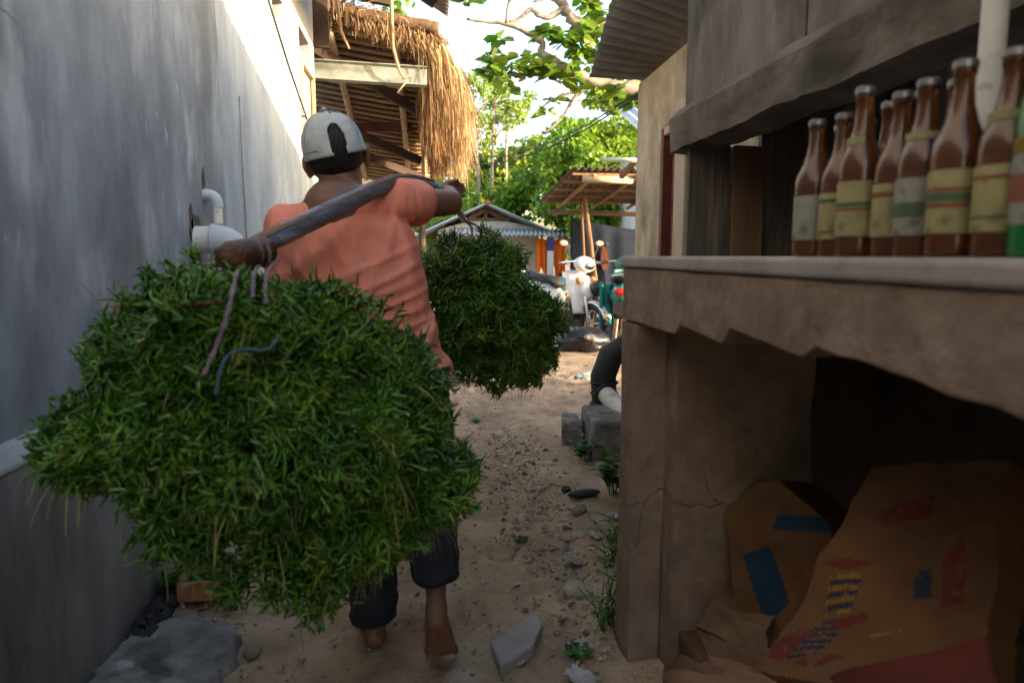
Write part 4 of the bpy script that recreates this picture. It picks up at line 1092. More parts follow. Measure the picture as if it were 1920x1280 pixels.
# ------------------------------------------------------------------ foliage helpers
_lx = [0, .30, .70, 1.0]; _lw = [.02, .30, .30, .02]
LEAF = (np.array([(0, 0, 0), (.3, -.30, .06), (.7, -.28, .04), (1, 0, -.08), (.7, .28, .04), (.3, .30, .06), (.3, 0, 0), (.7, 0, -.03)], float),
        np.array([(0, 6, 1, 1), (6, 7, 2, 1), (7, 3, 2, 2), (0, 5, 6, 6), (6, 5, 4, 7), (7, 4, 3, 3)]))
def leafmesh(name, P, D, size, mat, parent, up=(0, 0, 1)):
    pv, pf = LEAF
    V, F = scatter([(pv, np.array([(0, 6, 7, 1), (1, 7, 3, 2), (0, 5, 7, 6), (5, 4, 3, 7)]))], P, rots(D, up=up), size)
    o = np_mesh(name, V, F, mat, parent, smooth=False); return tag(o, kind='stuff')
def crown_points(blobs, n, shell=.55):
    vol = np.array([b[1]**2 for b in blobs]); ix = np.random.choice(len(blobs), n, p=vol/vol.sum())
    d = np.random.normal(size=(n, 3)); d /= np.linalg.norm(d, axis=1, keepdims=True)
    r = np.random.uniform(shell, 1.0, (n, 1)) + np.random.normal(size=(n, 1))*.05
    C = np.array([b[0] for b in blobs])[ix]; Rr = np.array([b[1] for b in blobs])[ix][:, None]
    P = C + d*Rr*r*np.array([1, 1, .85]); return P, d
def tree(name, label, base, trunk, limbs, blobs, n, smin, smax, mat, bark=None, group=None, shell=.55):
    t = thing(name, label, 'tree', base, group)
    mb = MB(); mb.tube([p for p, r in trunk], [r for p, r in trunk], 10)
    mb.build('trunk', bark or M_bark, t, smooth=True)
    for lb in limbs:
        mb = MB(); mb.tube([p for p, r in lb], [r for p, r in lb], 8); mb.build('limb', bark or M_bark, t, smooth=True)
    P, d = crown_points(blobs, n, shell)
    D = d*.6 + np.random.normal(size=P.shape)*.6 + [0, 0, -.35]
    leafmesh('crown', P, D, np.random.uniform(smin, smax, n), mat, t)
    return t
def blobfield(pxs, n, seed):
    """small crown clumps spread in a depth range: (px,py,Y,rad)"""
    random.seed(seed); out = []
    for (px, py, Y, rad) in pxs:
        c = at(px, py, Y)
        for _ in range(n):
            o = Vector((random.gauss(0, .5), random.gauss(0, .5), random.gauss(0, .45)))*rad
            out.append((tuple(c+o), rad*random.uniform(.25, .5)))
    return out
# vine covered trees
b1 = blobfield([(1090, 290, 17, 1.3), (1150, 320, 17, 1.3), (1010, 330, 17.5, 1.0), (1170, 250, 17, 1.0), (1060, 390, 16.5, 1.1), (1130, 400, 16.5, 1.2), (960, 380, 18, .8)], 14, 1)
c0 = at(1110, 478, 17)
tree('vine_covered_tree', 'dense tree smothered in sunlit round leaved vines behind the tarp shelter', (c0.x, 17, 0), [((c0.x, 17, -.1), .25), ((c0.x, 17, 2), .2), ((c0.x-.3, 17, 4), .12)],
     [[((c0.x, 17, 1.6), .1), ((c0.x-1.4, 17, 3.0), .05)], [((c0.x, 17, 1.8), .1), ((c0.x+1.2, 17, 3.4), .05)]], b1, 21000, .10, .19, M_leafv)
b2 = blobfield([(860, 380, 21, 1.2), (800, 380, 22, 1.3), (920, 360, 21, .9), (985, 300, 21, .8), (870, 430, 20, 1.0), (760, 350, 22, 1.2), (950, 320, 21, .8), (905, 300, 21.5, .8)], 14, 2)
c1 = at(850, 478, 21)
tree('leafy_tree', 'bright green leafy tree growing behind the white gabled hut', (c1.x, 21.3, 0), [((c1.x, 21.3, -.1), .16), ((c1.x+.1, 21.3, 2.2), .12), ((c1.x+.2, 21.3, 4.2), .05)],
     [[((c1.x, 21.3, 1.5), .07), ((c1.x+1.2, 21, 3.2), .03)], [((c1.x, 21.3, 1.2), .07), ((c1.x-1.0, 21, 3.0), .03)]], b2, 15000, .11, .21, M_leafp)
b3 = blobfield([(1240, 250, 22, 2.0), (1330, 300, 22, 2.0), (1400, 300, 23, 2.2), (1200, 330, 21, 1.4)], 14, 3)
c2 = at(1280, 478, 22)
tree('leafy_tree', 'broad dark green tree standing behind the cream house', (c2.x, 22, 0), [((c2.x, 22, -.1), .3), ((c2.x, 22, 3), .22), ((c2.x+.4, 22, 5), .12)], [], b3, 8000, .16, .28, M_leafb)
b4 = blobfield([(640, 330, 24, 2.4), (560, 350, 24, 2.2), (460, 330, 25, 2.6)], 12, 4)
c3 = at(600, 478, 24)
tree('leafy_tree', 'large shaded tree far behind the thatched porch', (c3.x, 24, 0), [((c3.x, 24, -.1), .3), ((c3.x, 24, 3), .2), ((c3.x, 24, 5), .1)], [], b4, 7000, .18, .3, M_leafb)
# slender airy trees
for k, (px, top, lab) in enumerate(((893, 150, 'slim bare trunked tree with sparse leaves next to the thatch fringe'), (918, 170, 'slender pale tree with sparse crown between thatch and vines'), (945, 205, 'thin leaning tree with light foliage beside the vine covered tree'))):
    Y = 19+k*.6; b = at(px, 478, Y); tp = at(px+(-6, 10, 4)[k], top, Y); mid = at(px+4, 330, Y)
    limbs = []
    random.seed(40+k)
    for q in range(7):
        f = random.uniform(.35, .95); s = Vector(mid)*(1-f)+Vector(tp)*f
        limbs.append([(tuple(s), .02), (tuple(s+Vector((random.uniform(-.35, .35), random.uniform(-.3, .3), .35))), .012), (tuple(s+Vector((random.uniform(-.7, .7), random.uniform(-.4, .4), .65))), .005)])
    bl = [(tuple(lb[-1][0]), .28) for lb in limbs]+[(tuple(tp), .35)]
    tree('slender_tree', lab, (b.x, Y, 0), [((b.x, Y, -.1), .07), (tuple(mid), .05), (tuple(tp), .015)], limbs, bl, 1100, .07, .13, M_leafp, shell=.1)
# almond tree overhanging from the right
alm = thing('almond_tree', 'overhanging tree with crooked pale branches and big glossy leaves against the sky', 'tree', (3.9, 9.6, 0))
A_Y = 9.0
def branch(pts, r0, r1, nm='limb'):
    P = [at(px, py, A_Y+dy) if len(t_) == 3 else Vector(t_) for t_ in pts for (px, py, dy) in [t_]] if False else [Vector(q) for q in pts]
    n = len(P); mb = MB(); fine = []; rr = []
    for i in range(n-1):
        for k in range(4):
            t = k/4; a = P[max(i-1, 0)]; b = P[i]; c = P[i+1]; d = P[min(i+2, n-1)]
            p = .5*((2*b)+(c-a)*t+(2*a-5*b+4*c-d)*t*t+(3*b-a-3*c+d)*t**3)
            fine.append(p+Vector((random.uniform(-1, 1), random.uniform(-1, 1), random.uniform(-1, 1)))*r0*.18); rr.append(r0+(r1-r0)*(i+t)/(n-1))
    fine.append(P[-1]); rr.append(r1)
    mb.tube(fine, [r*random.uniform(.85, 1.2) for r in rr], 8); mb.build(nm, M_bark, alm, smooth=True); return fine
A = lambda px, py, dy=0: at(px, py, A_Y+dy)
branch([(3.9, 9.6, -.1), (3.8, 9.5, 1.4), (3.4, 9.3, 2.6), (3.05, 9.1, 3.1)], .20, .11, 'trunk')
branch([(3.05, 9.1, 3.1), A(1200, 172), A(1130, 158), A(1075, 135), A(1012, 100)], .10, .055)
branch([A(1012, 100), A(1017, 82), A(990, 62), A(950, 45), A(918, 42), A(875, 36)], .045, .014)
branch([A(950, 45), A(952, 20), A(958, -10), A(970, -40)], .025, .012)
branch([(3.05, 9.1, 3.1), A(1180, 60, .2), A(1110, 52, .1), A(1075, 40), A(1058, 15), A(1035, -15)], .085, .05)
branch([A(1058, 15), A(1030, 32), A(1010, 28), A(995, 18), A(975, 35), A(955, 42)], .04, .022)
branch([A(1060, 12), A(1030, -2), A(1000, 4)], .025, .012)
branch([A(1110, 160), A(1080, 180), A(1050, 225), A(1020, 250)], .03, .012)
branch([A(1100, 165), A(1060, 178), A(1030, 190), A(1005, 212)], .022, .008)
branch([A(1130, 158), A(1080, 150), A(1010, 140), A(940, 140), A(905, 125)], .035, .012)
branch([A(1030, 84), A(1050, 80), A(1075, 92)], .018, .008)
np.random.seed(5)
CL = [(925, 118, .22, 60), (960, 130, .25, 90), (1000, 128, .22, 80), (1030, 140, .18, 45), (905, 120, .14, 26), (960, 150, .15, 30), (1000, 70, .14, 30), (1030, 66, .13, 24), (1040, 78, .14, 24), (1075, 75, .2, 60), (1100, 60, .22, 80),
      (1120, 30, .22, 80), (1090, 110, .22, 80), (1130, 90, .22, 80), (1060, 165, .16, 40), (1090, 150, .18, 50), (1030, 195, .10, 14), (1025, 205, .07, 8), (1150, 175, .2, 60), (1185, 175, .2, 60), (1120, 190, .18, 40),
      (945, 2, .14, 20), (1120, 4, .2, 60), (1090, 8, .15, 30), (990, -10, .2, 30), (1160, 40, .3, 80), (1170, 110, .3, 90), (885, 5, .10, 8), (1075, 125, .2, 50)]
PL = []; DL = []
for (px, py, rad, n) in CL:
    c = np.array(A(px, py)); nros = max(1, n//14)
    for q in range(nros):
        cc = c+np.random.normal(size=3)*[rad*.75, rad*.9, rad*.5]
        m = 9; a = np.random.rand(m)*6.28
        d = np.stack([np.cos(a), np.sin(a), np.random.uniform(-.5, .6, m)], 1); PL.append(cc+d*.02); DL.append(d)
P = np.concatenate(PL); D = np.concatenate(DL)
leafmesh('crown', P, D, np.random.uniform(.12, .24, len(P)), M_leafb, alm)
# leaves beyond the eave on the left
alm2 = thing('almond_tree', 'leafy twig of a tree showing above the porch thatch beside the eave sheet', 'tree', (-1.2, 12.5, 0))
mb = MB(); mb.tube([(-1.2, 12.5, -.1), (-1.1, 12.5, 3), (-.9, 12.4, 4.6), tuple(at(735, 20, 12)), tuple(at(765, 25, 12))], [.15, .12, .06, .02, .01], 8); mb.build('trunk', M_bark, alm2, smooth=True)
P = np.concatenate([np.array(at(px, py, 12))+np.random.normal(size=(26, 3))*[.13, .13, .13] for px, py in ((725, 8), (735, 25), (722, 32), (748, 4))])
leafmesh('crown', P, np.random.normal(size=P.shape)+[0, 0, -.3], np.random.uniform(.12, .22, len(P)), M_leafb, alm2)

# overhead cables
for k, (lab, dy) in enumerate((('upper black overhead cable crossing in front of the vines', 0), ('lower black overhead cable crossing in front of the vines', 7))):
    mb = MB(); mb.tube([at(1260, 130+dy, 7.5), at(1190, 178+dy, 8.5), at(1100, 235+dy, 10), at(1020, 272+dy*1.3, 11.5), at(950, 292+dy*1.6, 13), at(870, 296+dy*2.2, 15), at(760, 280+dy*3, 18)], .011, 6)
    tag(mb.build('overhead_cable', M_cable, smooth=True), lab, 'cable')

# ------------------------------------------------------------------ white gabled hut
HY = 17.0
hut = thing('white_hut', 'small white hut with low gable roof and lean-to awning at the end of the alley', 'hut', tuple(at(930, 560, HY)))
hut.location.z = 0
def hx(px, Y=HY): return at(px, 478, Y).x
def hz(py, Y=HY): return at(960, py, Y).z
xl, xr, xm = hx(822), hx(1010), hx(912); ze = hz(432); za = hz(392)
mb = MB(); mb.prism([(xl, HY, 0), (xr, HY, 0), (xr, HY, hz(428)), (xm+.3, HY, hz(412)), (xm-.3, HY, hz(412)), (xl, HY, hz(432))], (0, 0, 0), (0, .12, 0)); mb.build('wall', M_white, hut)
for xx in (xl, xr-.12):
    mb = MB(); mb.box((xx, HY+.122, 0), (xx+.12, HY+3.8, hz(435))); mb.build('side_wall', M_white, hut)
corrugated('roof_sheet', (hx(910), HY-.5, hz(385)), (hx(910), HY+4, hz(385)), (hx(780), HY-.5, hz(444)), (hx(780), HY+4, hz(444)), 20, .03, M_sheet_l, hut)
corrugated('roof_sheet', (hx(912), HY-.5, hz(385)), (hx(912), HY+4, hz(385)), (hx(1078), HY-.5, hz(456)), (hx(1078), HY+4, hz(456)), 20, .03, M_sheet_l, hut)
mb = MB(); mb.tube([(hx(911), HY-.5, hz(383)), (hx(911), HY+4, hz(383))], .07, 8); mb.build('ridge_tiles', M_terra, hut, smooth=True)
mb = MB(); mb.box((hx(908), HY-.06, hz(415)), (hx(914), HY-.002, hz(391))); mb.build('king_post', M_bwood, hut)
for a, b in ((hx(880), hx(908)), (hx(945), hx(914))):
    mb = MB(); mb.beam((a, HY-.04, hz(411)), (b, HY-.04, hz(395)), .06, .10); mb.build('strut', M_bwood, hut)
mb = MB(); mb.box((hx(868), HY-.03, hz(415)), (hx(955), HY-.003, hz(409))); mb.build('tie_beam', M_bwood, hut)
mb = MB(); mb.prism([(xm-.45, HY+.02, hz(411)), (xm+.45, HY+.02, hz(411)), (xm, HY+.02, hz(393))], (0, .10, 0), (0, .13, 0)); mb.build('gable_shade_board', M_rafter, hut)
corrugated('awning_sheet', (hx(850), HY-.05, hz(428)), (hx(1060), HY-.05, hz(430)), (hx(845, HY-1.3), HY-1.3, hz(440, HY-1.3)), (hx(1068, HY-1.3), HY-1.3, hz(441, HY-1.3)), 26, .025, M_sheet_l, hut)
pY = HY-1.2
for px in (850, 1033):
    x0 = hx(px, pY)
    mb = MB(); mb.box((x0-.07, pY, 0), (x0+.07, pY+.14, hz(470, pY))); mb.build('pillar', M_white, hut, bevel=.01)
    mb = MB(); mb.box((x0-.071, pY-.001, hz(470, pY)), (x0+.071, pY+.141, hz(444, pY))); mb.build('pillar_band', M_bluep, hut, bevel=.01)
mb = MB(); mb.box((hx(1050), HY+.5, 0), (hx(1062), HY+.7, hz(455))); mb.build('post', M_bwood, hut)
for px in (1012, 1045):
    mb = MB(); mb.beam((hx(px), HY-.1, hz(434)), (hx(px+4, HY-1.25), HY-1.25, hz(446, HY-1.25)), .06, .06); mb.build('rafter', M_bwood, hut)
def cloth(name, label, A_, B_, drop, folds, amp, mat, cat='cloth', seed=0, hem=.1):
    A_ = Vector(A_); B_ = Vector(B_); d = (B_-A_); nrm = d.cross(Vector((0, 0, 1))).normalized(); mb = MB()
    def fn(u, v):
        p = A_+d*u; s = math.sin(u*folds*math.pi*2+1.5*fnoise((u*3, v, seed), 1, 2))
        return p+nrm*amp*s*(.3+.7*v)+Vector((0, 0, -drop*v*(1+hem*fnoise((u*4, seed, 0), 1, 2))-.04*math.sin(math.pi*u)))
    mb.grid(fn, 40, 16); return tag(mb.build(name, mat, smooth=True, solid=.004), label, cat)
oy = HY-.9
cloth('hanging_cloth', 'bright orange cloth hanging beside the hut pillar under the awning', at(1006, 446, oy), at(1060, 448, oy), .80, 4, .06, M_orange, 'cloth', 2, .5)
cloth('hanging_cloth', 'crimson cloth hanging behind the orange cloth under the awning', at(1040, 470, oy+.25), at(1056, 468, oy+.25), .42, 2, .05, M_red, 'cloth', 5, .4)

# ------------------------------------------------------------------ tarp shelter
sh = thing('tarp_shelter', 'open shelter with brown corrugated roof on bamboo poles and hanging dark tarp', 'shelter', (2.4, 9.6, 0))
N0, F0 = at(1075, 318, 8.2), at(1010, 381, 10.4)
def shz(y): t = (y-8.2)/2.2; return N0.z*(1-t)+F0.z*t
def shx(y): t = (y-8.2)/2.2; return N0.x*(1-t)+F0.x*t
corrugated('roof_sheet', (N0.x, 8.2, N0.z+.02), (4.6, 8.2, N0.z+.02), (F0.x, 10.4, F0.z+.02), (4.6, 10.4, F0.z+.02), 32, .02, M_sheet_b, sh)
for yy in (8.32, 8.75, 9.25, 9.7, 10.15):
    mb = MB(); mb.beam((shx(yy)+.02, yy, shz(yy)-.025), (4.55, yy, shz(yy)-.03), .05, .03); mb.build('purlin', M_bamboo_o, sh, bevel=.003)
for xx in (2.02, 2.55, 3.1, 3.7):
    mb = MB(); mb.tube([(xx, 8.22, shz(8.22)-.06), (xx-.02, 10.4, shz(10.4)-.065)], .026, 8); mb.build('rafter', M_bamboo_o, sh, smooth=True)
mb = MB(); mb.tube([(1.85, 10.38, shz(10.4)-.13), (4.5, 10.38, shz(10.4)-.18)], .035, 8); mb.build('eave_beam', M_bamboo_o, sh, smooth=True)
mb = MB(); mb.tube([at(1093, 335, 8.25), at(1185, 338, 8.3)], .045, 10); mb.build('front_beam', M_bamboo, sh, smooth=True)
mb = MB(); mb.tube([at(1096, 372, 9.3), at(1110, 480, 9.5), at(1130, 620, 9.6)], .036, 10); mb.build('post', M_bwood, sh, smooth=True)
mb = MB(); mb.tube([at(1090, 380, 9.7), at(1095, 480, 9.75), at(1102, 612, 9.8)], .02, 8); mb.build('post', M_bwood, sh, smooth=True)
mb = MB(); mb.tube([(4.3, 10.2, 0), (4.3, 10.2, 2.0)], .05, 8); mb.build('post', M_bamboo, sh, smooth=True)
T0, T1 = at(1070, 408, 10.25), at(1260, 436, 10.25)
tp = cloth('tarp', 'dark blue grey tarp hanging under the shelter roof with a torn patch', T0, T1, 1.85, 4, .035, M_tarp, 'tarp', 9, .02)
mb = MB(); pc = [at(*q, 10.17) for q in ((1132, 452), (1138, 470), (1143, 488), (1139, 505), (1131, 507), (1126, 492), (1128, 470))]
mb.prism(pc, (0, 0, 0), (0, .02, 0)); mb.build('patch', M_terra, tp)
mb = MB(); mb.tube([at(1126, 299, 6.6), at(1215, 301, 6.4)], .022, 10)
tag(mb.build('bamboo_pole', M_pvc, smooth=True), 'pale pole sticking out from behind the cream house corner above the shelter', 'pole')
# far house behind shelter, only its roof corner shows
fh = thing('far_house', 'distant house with sunlit corrugated roof corner above the shelter', 'house', (5.3, 13, 0))
mb = MB(); mb.box((4.4, 12.9, 0), (8.0, 15.5, 3.3)); mb.build('wall', M_white, fh)
ra, rb = at(1152, 203, 12.6), at(1200, 246, 11.8)
corrugated('roof_sheet', ra, ra+Vector((4.5, 0, 0)), rb, rb+Vector((4.5, 0, 0)), 22, .03, M_sheet_l, fh)
mb = MB(); mb.box((ra.x+.6, 12.66, 0), (8.0, 12.78, ra.z-.06)); mb.build('back_wall', M_white, fh)
mb = MB(); mb.box((4.37, 13.2, 1.0), (4.398, 14.0, 2.2)); mb.build('window', M_bwood, fh)
# lean-to stub next to the cream house corner
mb = MB(); mb.beam(at(1165, 332, 7.2), at(1210, 280, 6.6), .05, .04)
tag(mb.build('roof_batten', M_bwood), 'loose brown batten slanting behind the cream house corner', 'batten')

# ------------------------------------------------------------------ scooters
def scooter(label, loc, rz, body_m, dark_m, mir_m, tail=False):
    t = thing('motor_scooter', label, 'scooter', loc, None, rz)
    B = lambda mb, n, m, sm='auto', p=None, **k: mb.build(n, m, p or t, smooth=sm, local=True, **k)
    for x in (.62, -.60):
        wb = MB(); wb.torus((x, 0, .27), (0, 1, 0), .21, .052, 28, 10, 1.0); wh = B(wb, 'wheel', M_black, True)
        rb_ = MB(); rb_.torus((x, 0, .27), (0, 1, 0), .165, .016, 24, 6)
        for k in range(5):
            a = k*2*math.pi/5; rb_.beam((x, 0, .27), (x+.16*math.cos(a), 0, .27+.16*math.sin(a)), .03, .02, (0, 1, 0))
        B(rb_, 'rim', M_chrome, False, wh)
    mb = MB(); mb.tube([(.62, .07, .27), (.55, .07, .55), (.46, .04, .85)], .022, 8); mb.tube([(.62, -.07, .27), (.55, -.07, .55), (.46, -.04, .85)], .022, 8); B(mb, 'fork', M_chrome)
    mb = MB(); mb.grid(lambda u, v: (.62+.285*math.cos(R(20)+u*R(140)), (v-.5)*.13, .27+.285*math.sin(R(20)+u*R(140))-.03*(2*v-1)**2), 14, 6); B(mb, 'front_fender', body_m, True, solid=.006)
    # leg shield: curved panel
    mb = MB(); mb.grid(lambda u, v: (.50-.16*u+.05*math.sin(math.pi*u)-.10*(2*v-1)**2, (v-.5)*(.40-.10*abs(2*u-1)), .38+.55*u), 14, 12); B(mb, 'leg_shield', body_m, True, solid=.02)
    mb = MB(); mb.ell((.44, 0, 1.0), (.13, .15, .10), 18, 12, (0, R(25), 0)); cw = B(mb, 'headlight_cowl', body_m, True)
    mb = MB(); mb.ell((.545, 0, .98), (.035, .085, .055), 14, 8, (0, R(15), 0)); B(mb, 'headlight', M_chrome, True, cw)
    mb = MB(); mb.ell((.52, 0, .68), (.06, .12, .11), 16, 10, (0, R(-10), 0)); B(mb, 'nose', body_m, True)
    for s_ in (-1, 1):
        mb = MB(); mb.ell((.47, s_*.12, .80), (.04, .035, .05), 12, 8, (0, R(-20), 0)); B(mb, 'indicator', M_brick, True)
        mb = MB(); mb.prism([(-.72, s_*.165, .52), (-.20, s_*.172, .50), (-.10, s_*.165, .60), (-.60, s_*.172, .66)], (0, 0, 0), (0, s_*.012, 0)); B(mb, 'side_panel', dark_m)
    mb = MB(); mb.grid(lambda u, v: (-.60+.27*math.cos(R(40)+u*R(120)), (v-.5)*.14, .27+.29*math.sin(R(40)+u*R(120))), 12, 5); B(mb, 'rear_fender', dark_m, True, solid=.006)
    mb = MB(); mb.tube([(.34, -.34, 1.02), (.40, -.15, 1.04), (.42, 0, 1.04), (.40, .15, 1.04), (.34, .34, 1.02)], .014, 8); B(mb, 'handlebar', M_chrome)
    for s in (-1, 1):
        mb = MB(); mb.tube([(.36, s*.23, 1.025), (.335, s*.36, 1.018)], .02, 8); B(mb, 'grip', M_black)
        mb = MB(); mb.tube([(.40, s*.18, 1.04), (.40, s*.24, 1.18), (.385, s*.28, 1.25)], .007, 6); B(mb, 'mirror_stalk', M_black)
        mb = MB(); mb.ell((.385, s*.30, 1.27), (.02, .07, .038), 14, 8); B(mb, 'mirror', mir_m, True)
    mb = MB(); mb.box((-.12, -.15, .30), (.40, .15, .38)); B(mb, 'floorboard', dark_m, bevel=.02)
    mb = MB(); mb.ell((-.42, 0, .60), (.46, .17, .17), 22, 12, (0, R(8), 0)); B(mb, 'rear_body', body_m, True)
    mb = MB(); mb.tube([(-.05, 0, .72), (-.2, 0, .79), (-.45, 0, .81), (-.78, 0, .86)], [(.10, .05), (.14, .055), (.15, .055), (.09, .04)], 14, flat=(0, 1, 0)); B(mb, 'seat', M_black, True)
    mb = MB(); mb.ell((-.86, 0, .68), (.04, .10, .05), 12, 8); B(mb, 'tail_light', M_tail, True)
    mb = MB(); mb.box((-.92, -.10, .42), (-.905, .10, .56)); B(mb, 'number_plate', dark_m)
    mb = MB(); mb.tube([(-.15, -.16, .22), (-.55, -.18, .25), (-.86, -.18, .32)], [.03, .05, .045], 10); B(mb, 'exhaust', M_chrome, True)
    mb = MB(); mb.obox((-.30, 0, .30), (.5, .16, .16)); B(mb, 'engine', dark_m, bevel=.02)
    mb = MB(); mb.tube([(-.70, -.14, .82), (-.90, -.12, .88), (-.92, 0, .89), (-.90, .12, .88), (-.70, .14, .82)], .012, 8); B(mb, 'grab_rail', M_chrome)
    return t
s1 = at(1085, 640, 8.9)
gz_ = .09
scooter('white motor scooter with tan mirrors parked in front of the tarp', (s1.x-.22, 8.95, gz_), R(-62), M_paintw, M_black, M_mirror)
s2 = at(1170, 640, 8.6)
scooter('dark teal motor scooter draped with teal cloth beside the white scooter', (s2.x+.03, 8.75, gz_), R(72), M_painttl, M_black, M_black)
cloth('draped_cloth', 'deep teal cloth draped down over the parked scooter handlebar', at(1124, 527, 8.25), at(1152, 528, 8.25), .55, 2, .05, M_tealc, 'cloth', 12, .3)
mb = MB(); mb.ell(at(1120, 540, 8.45), (.10, .11, .10), 16, 12)
hl = tag(mb.build('helmet', M_bag, smooth=True), 'round black helmet hung between the two parked scooters', 'helmet')
mb = MB(); mb.torus(at(1121, 545, 8.40), (0, 1, .3), .07, .012, 16, 6); mb.build('helmet_rim', M_black, hl, smooth=True)
mb = MB(); mb.box(tuple(at(1046, 545, 9.4)), tuple(at(1063, 520, 9.4)+Vector((0, .2, 0)))); mb.jitter(.01)
tag(mb.build('plastic_crate', M_bluet, bevel=.02), 'small blue plastic container behind the white scooter', 'container')

# garbage bags
def bag(label, c, r, seed):
    mb = MB(); mb.ell(c, r, 36, 24); o = []
    for p in mb.v:
        q = Vector(p)-Vector(c); k = 1+.28*fnoise((p[0], p[1], p[2]+seed), 5, 3)+.16*(.3-abs(fnoise((p[0]+seed, p[1], p[2]), 11, 2)))
        z = c[2]+q.z*k
        o.append((c[0]+q.x*k, c[1]+q.y*k, max(z, .04+.02*fnoise((p[0]*4, p[1]*4, 0), 1, 1))))
    mb.v = o; return tag(mb.build('garbage_bag', M_bag, smooth=True), label, 'garbage bag', 'black garbage bags')
b_ = at(1095, 640, 7.9)
bag('bulging black garbage bag with white rags on top beside the path', (b_.x-.02, 7.9, .19), (.27, .22, .17), 1)
b2_ = at(1150, 632, 7.9)
bag('slumped black garbage bag behind the wooden stakes', (b2_.x+.03, 8.05, .19), (.22, .2, .17), 4)
mb = MB(); mb.ell(at(1105, 632, 7.68), (.07, .05, .035), 14, 10); mb.jitter(.006); tag(mb.build('rag', M_litter, smooth=True), 'crumpled white rag on the bulging garbage bag', 'rag')
for (px0, px1, lab) in ((1148, 1156, 'leaning wooden stake in front of the slumped garbage bag'), (1165, 1168, 'upright wooden stake next to the leaning stake')):
    A_, B_ = at(px0, 652, 7.5), at(px1, 598, 7.55); A_.z = min(A_.z, .10)-.06
    mb = MB(); mb.beam(A_, B_, .045, .025); tag(mb.build('wooden_stake', M_bamboo_o, bevel=.003), lab, 'stake')
# palm-like pale weed by bags handled as plants below

# ------------------------------------------------------------------ path edge things
blk = thing('concrete_block', 'rough concrete block at the path edge below the black pipe', 'block', (1.05, 3.95, 0))
mb = MB(); mb.prism([(.90, 3.66, 0), (1.45, 3.60, 0), (1.45, 4.05, 0), (.93, 4.10, 0)], (0, 0, -.05), (.02, .02, .28)); 
mb.build('block', M_conc, blk, bevel=.02)
mb = MB(); mb.prism([(.80, 3.98, 0), (.915, 3.90, 0), (.93, 4.15, 0), (.84, 4.2, 0)], (0, 0, -.05), (0, 0, .22)); tag(mb.build('rubble_stone', M_conc, bevel=.02), 'small mossy concrete lump leaning against the concrete block', 'stone')
pp = thing('drain_hose', 'thick black ribbed pipe bend with white plastic pipe end on the concrete block', 'pipe', (1.15, 4.2, .2))
PB = bend((1.19, 4.35, .12), (1.17, 4.35, .62), (1.55, 4.35, .60), .25, 10)
mb = MB(); mb.tube([(1.15, 4.3, .20), (1.14, 4.32, .42), (1.19, 4.33, .55), (1.30, 4.33, .62), (1.55, 4.33, .62)], [.085]*5, 16)
mb.build('black_bend', M_black, pp, smooth='auto')
for z in (.24, .31, .38):
    mb = MB(); mb.torus((1.145, 4.31, z), (0, .05, 1), .087, .008, 24, 6); mb.build('rib', M_black, pp, smooth=True)
mb = MB(); mb.tube([(1.12, 4.18, .33), (1.20, 3.8, .22), (1.30, 3.5, .17)], .058, 16); mb.build('white_pipe', M_pvc, pp, smooth='auto')
mb = MB(); mb.torus((1.121, 4.175, .328), (-.15, .9, .25), .062, .012, 24, 8); mb.build('pipe_collar', M_black, pp, smooth=True)

def gh(x, y): return ground_h(x, y)
# pale wedge slab
q = [at(920, 1197, z=.05), at(1004, 1140, z=.05), at(1017, 1163, z=.05), at(1000, 1205, z=.05), at(938, 1243, z=.05)]
mb = MB(); mb.prism(q, (0, 0, -.05), (0, 0, -.008)); tag(mb.build('stone_slab', M_slab, bevel=.006), 'flat pale grey wedge shaped stone slab half buried in the path', 'stone')
# concrete patch at wall foot
poly = [Vector(p) for p in ((-.94, 1.5), (-.64, 1.6), (-.60, 1.8), (-.57, 1.95), (-.58, 2.08), (-.63, 2.18), (-.74, 2.23), (-.86, 2.25), (-.94, 2.2), (-.95, 1.9))]
mb = MB(); cen = Vector((-.78, 1.95)); np_ = len(poly)
def foot(u, v):
    k = u*np_; i = int(k) % np_; f = k-int(k); e = poly[i]*(1-f)+poly[(i+1) % np_]*f
    p = cen*(1-v)+e*v + (e-cen).normalized()*.03*fnoise((e.x*14, e.y*14, 0), 1, 3)*1.5*v
    h = ground_h(p.x, p.y) + .026*(1-max(0, (v-.86)/.14)**2*1.8) + .010*fnoise((p.x, p.y, 0), 9, 4)
    return (p.x, p.y, h)
mb.grid(foot, 81, 26); tag(mb.build('concrete_footing', M_conc, smooth=True), 'cracked grey concrete footing slab at the foot of the plinth', 'slab')
mb = MB()
for k in range(16): mb.ell((-.88+random.uniform(-.03, .03), 2.1+.045*k, .05), (.045, .04, .03), 8, 6)
mb.jitter(.012); tag(mb.build('soil_heap', M_coal, smooth=True), 'wet black soil heaped along the foot of the plinth', 'soil', kind='stuff')
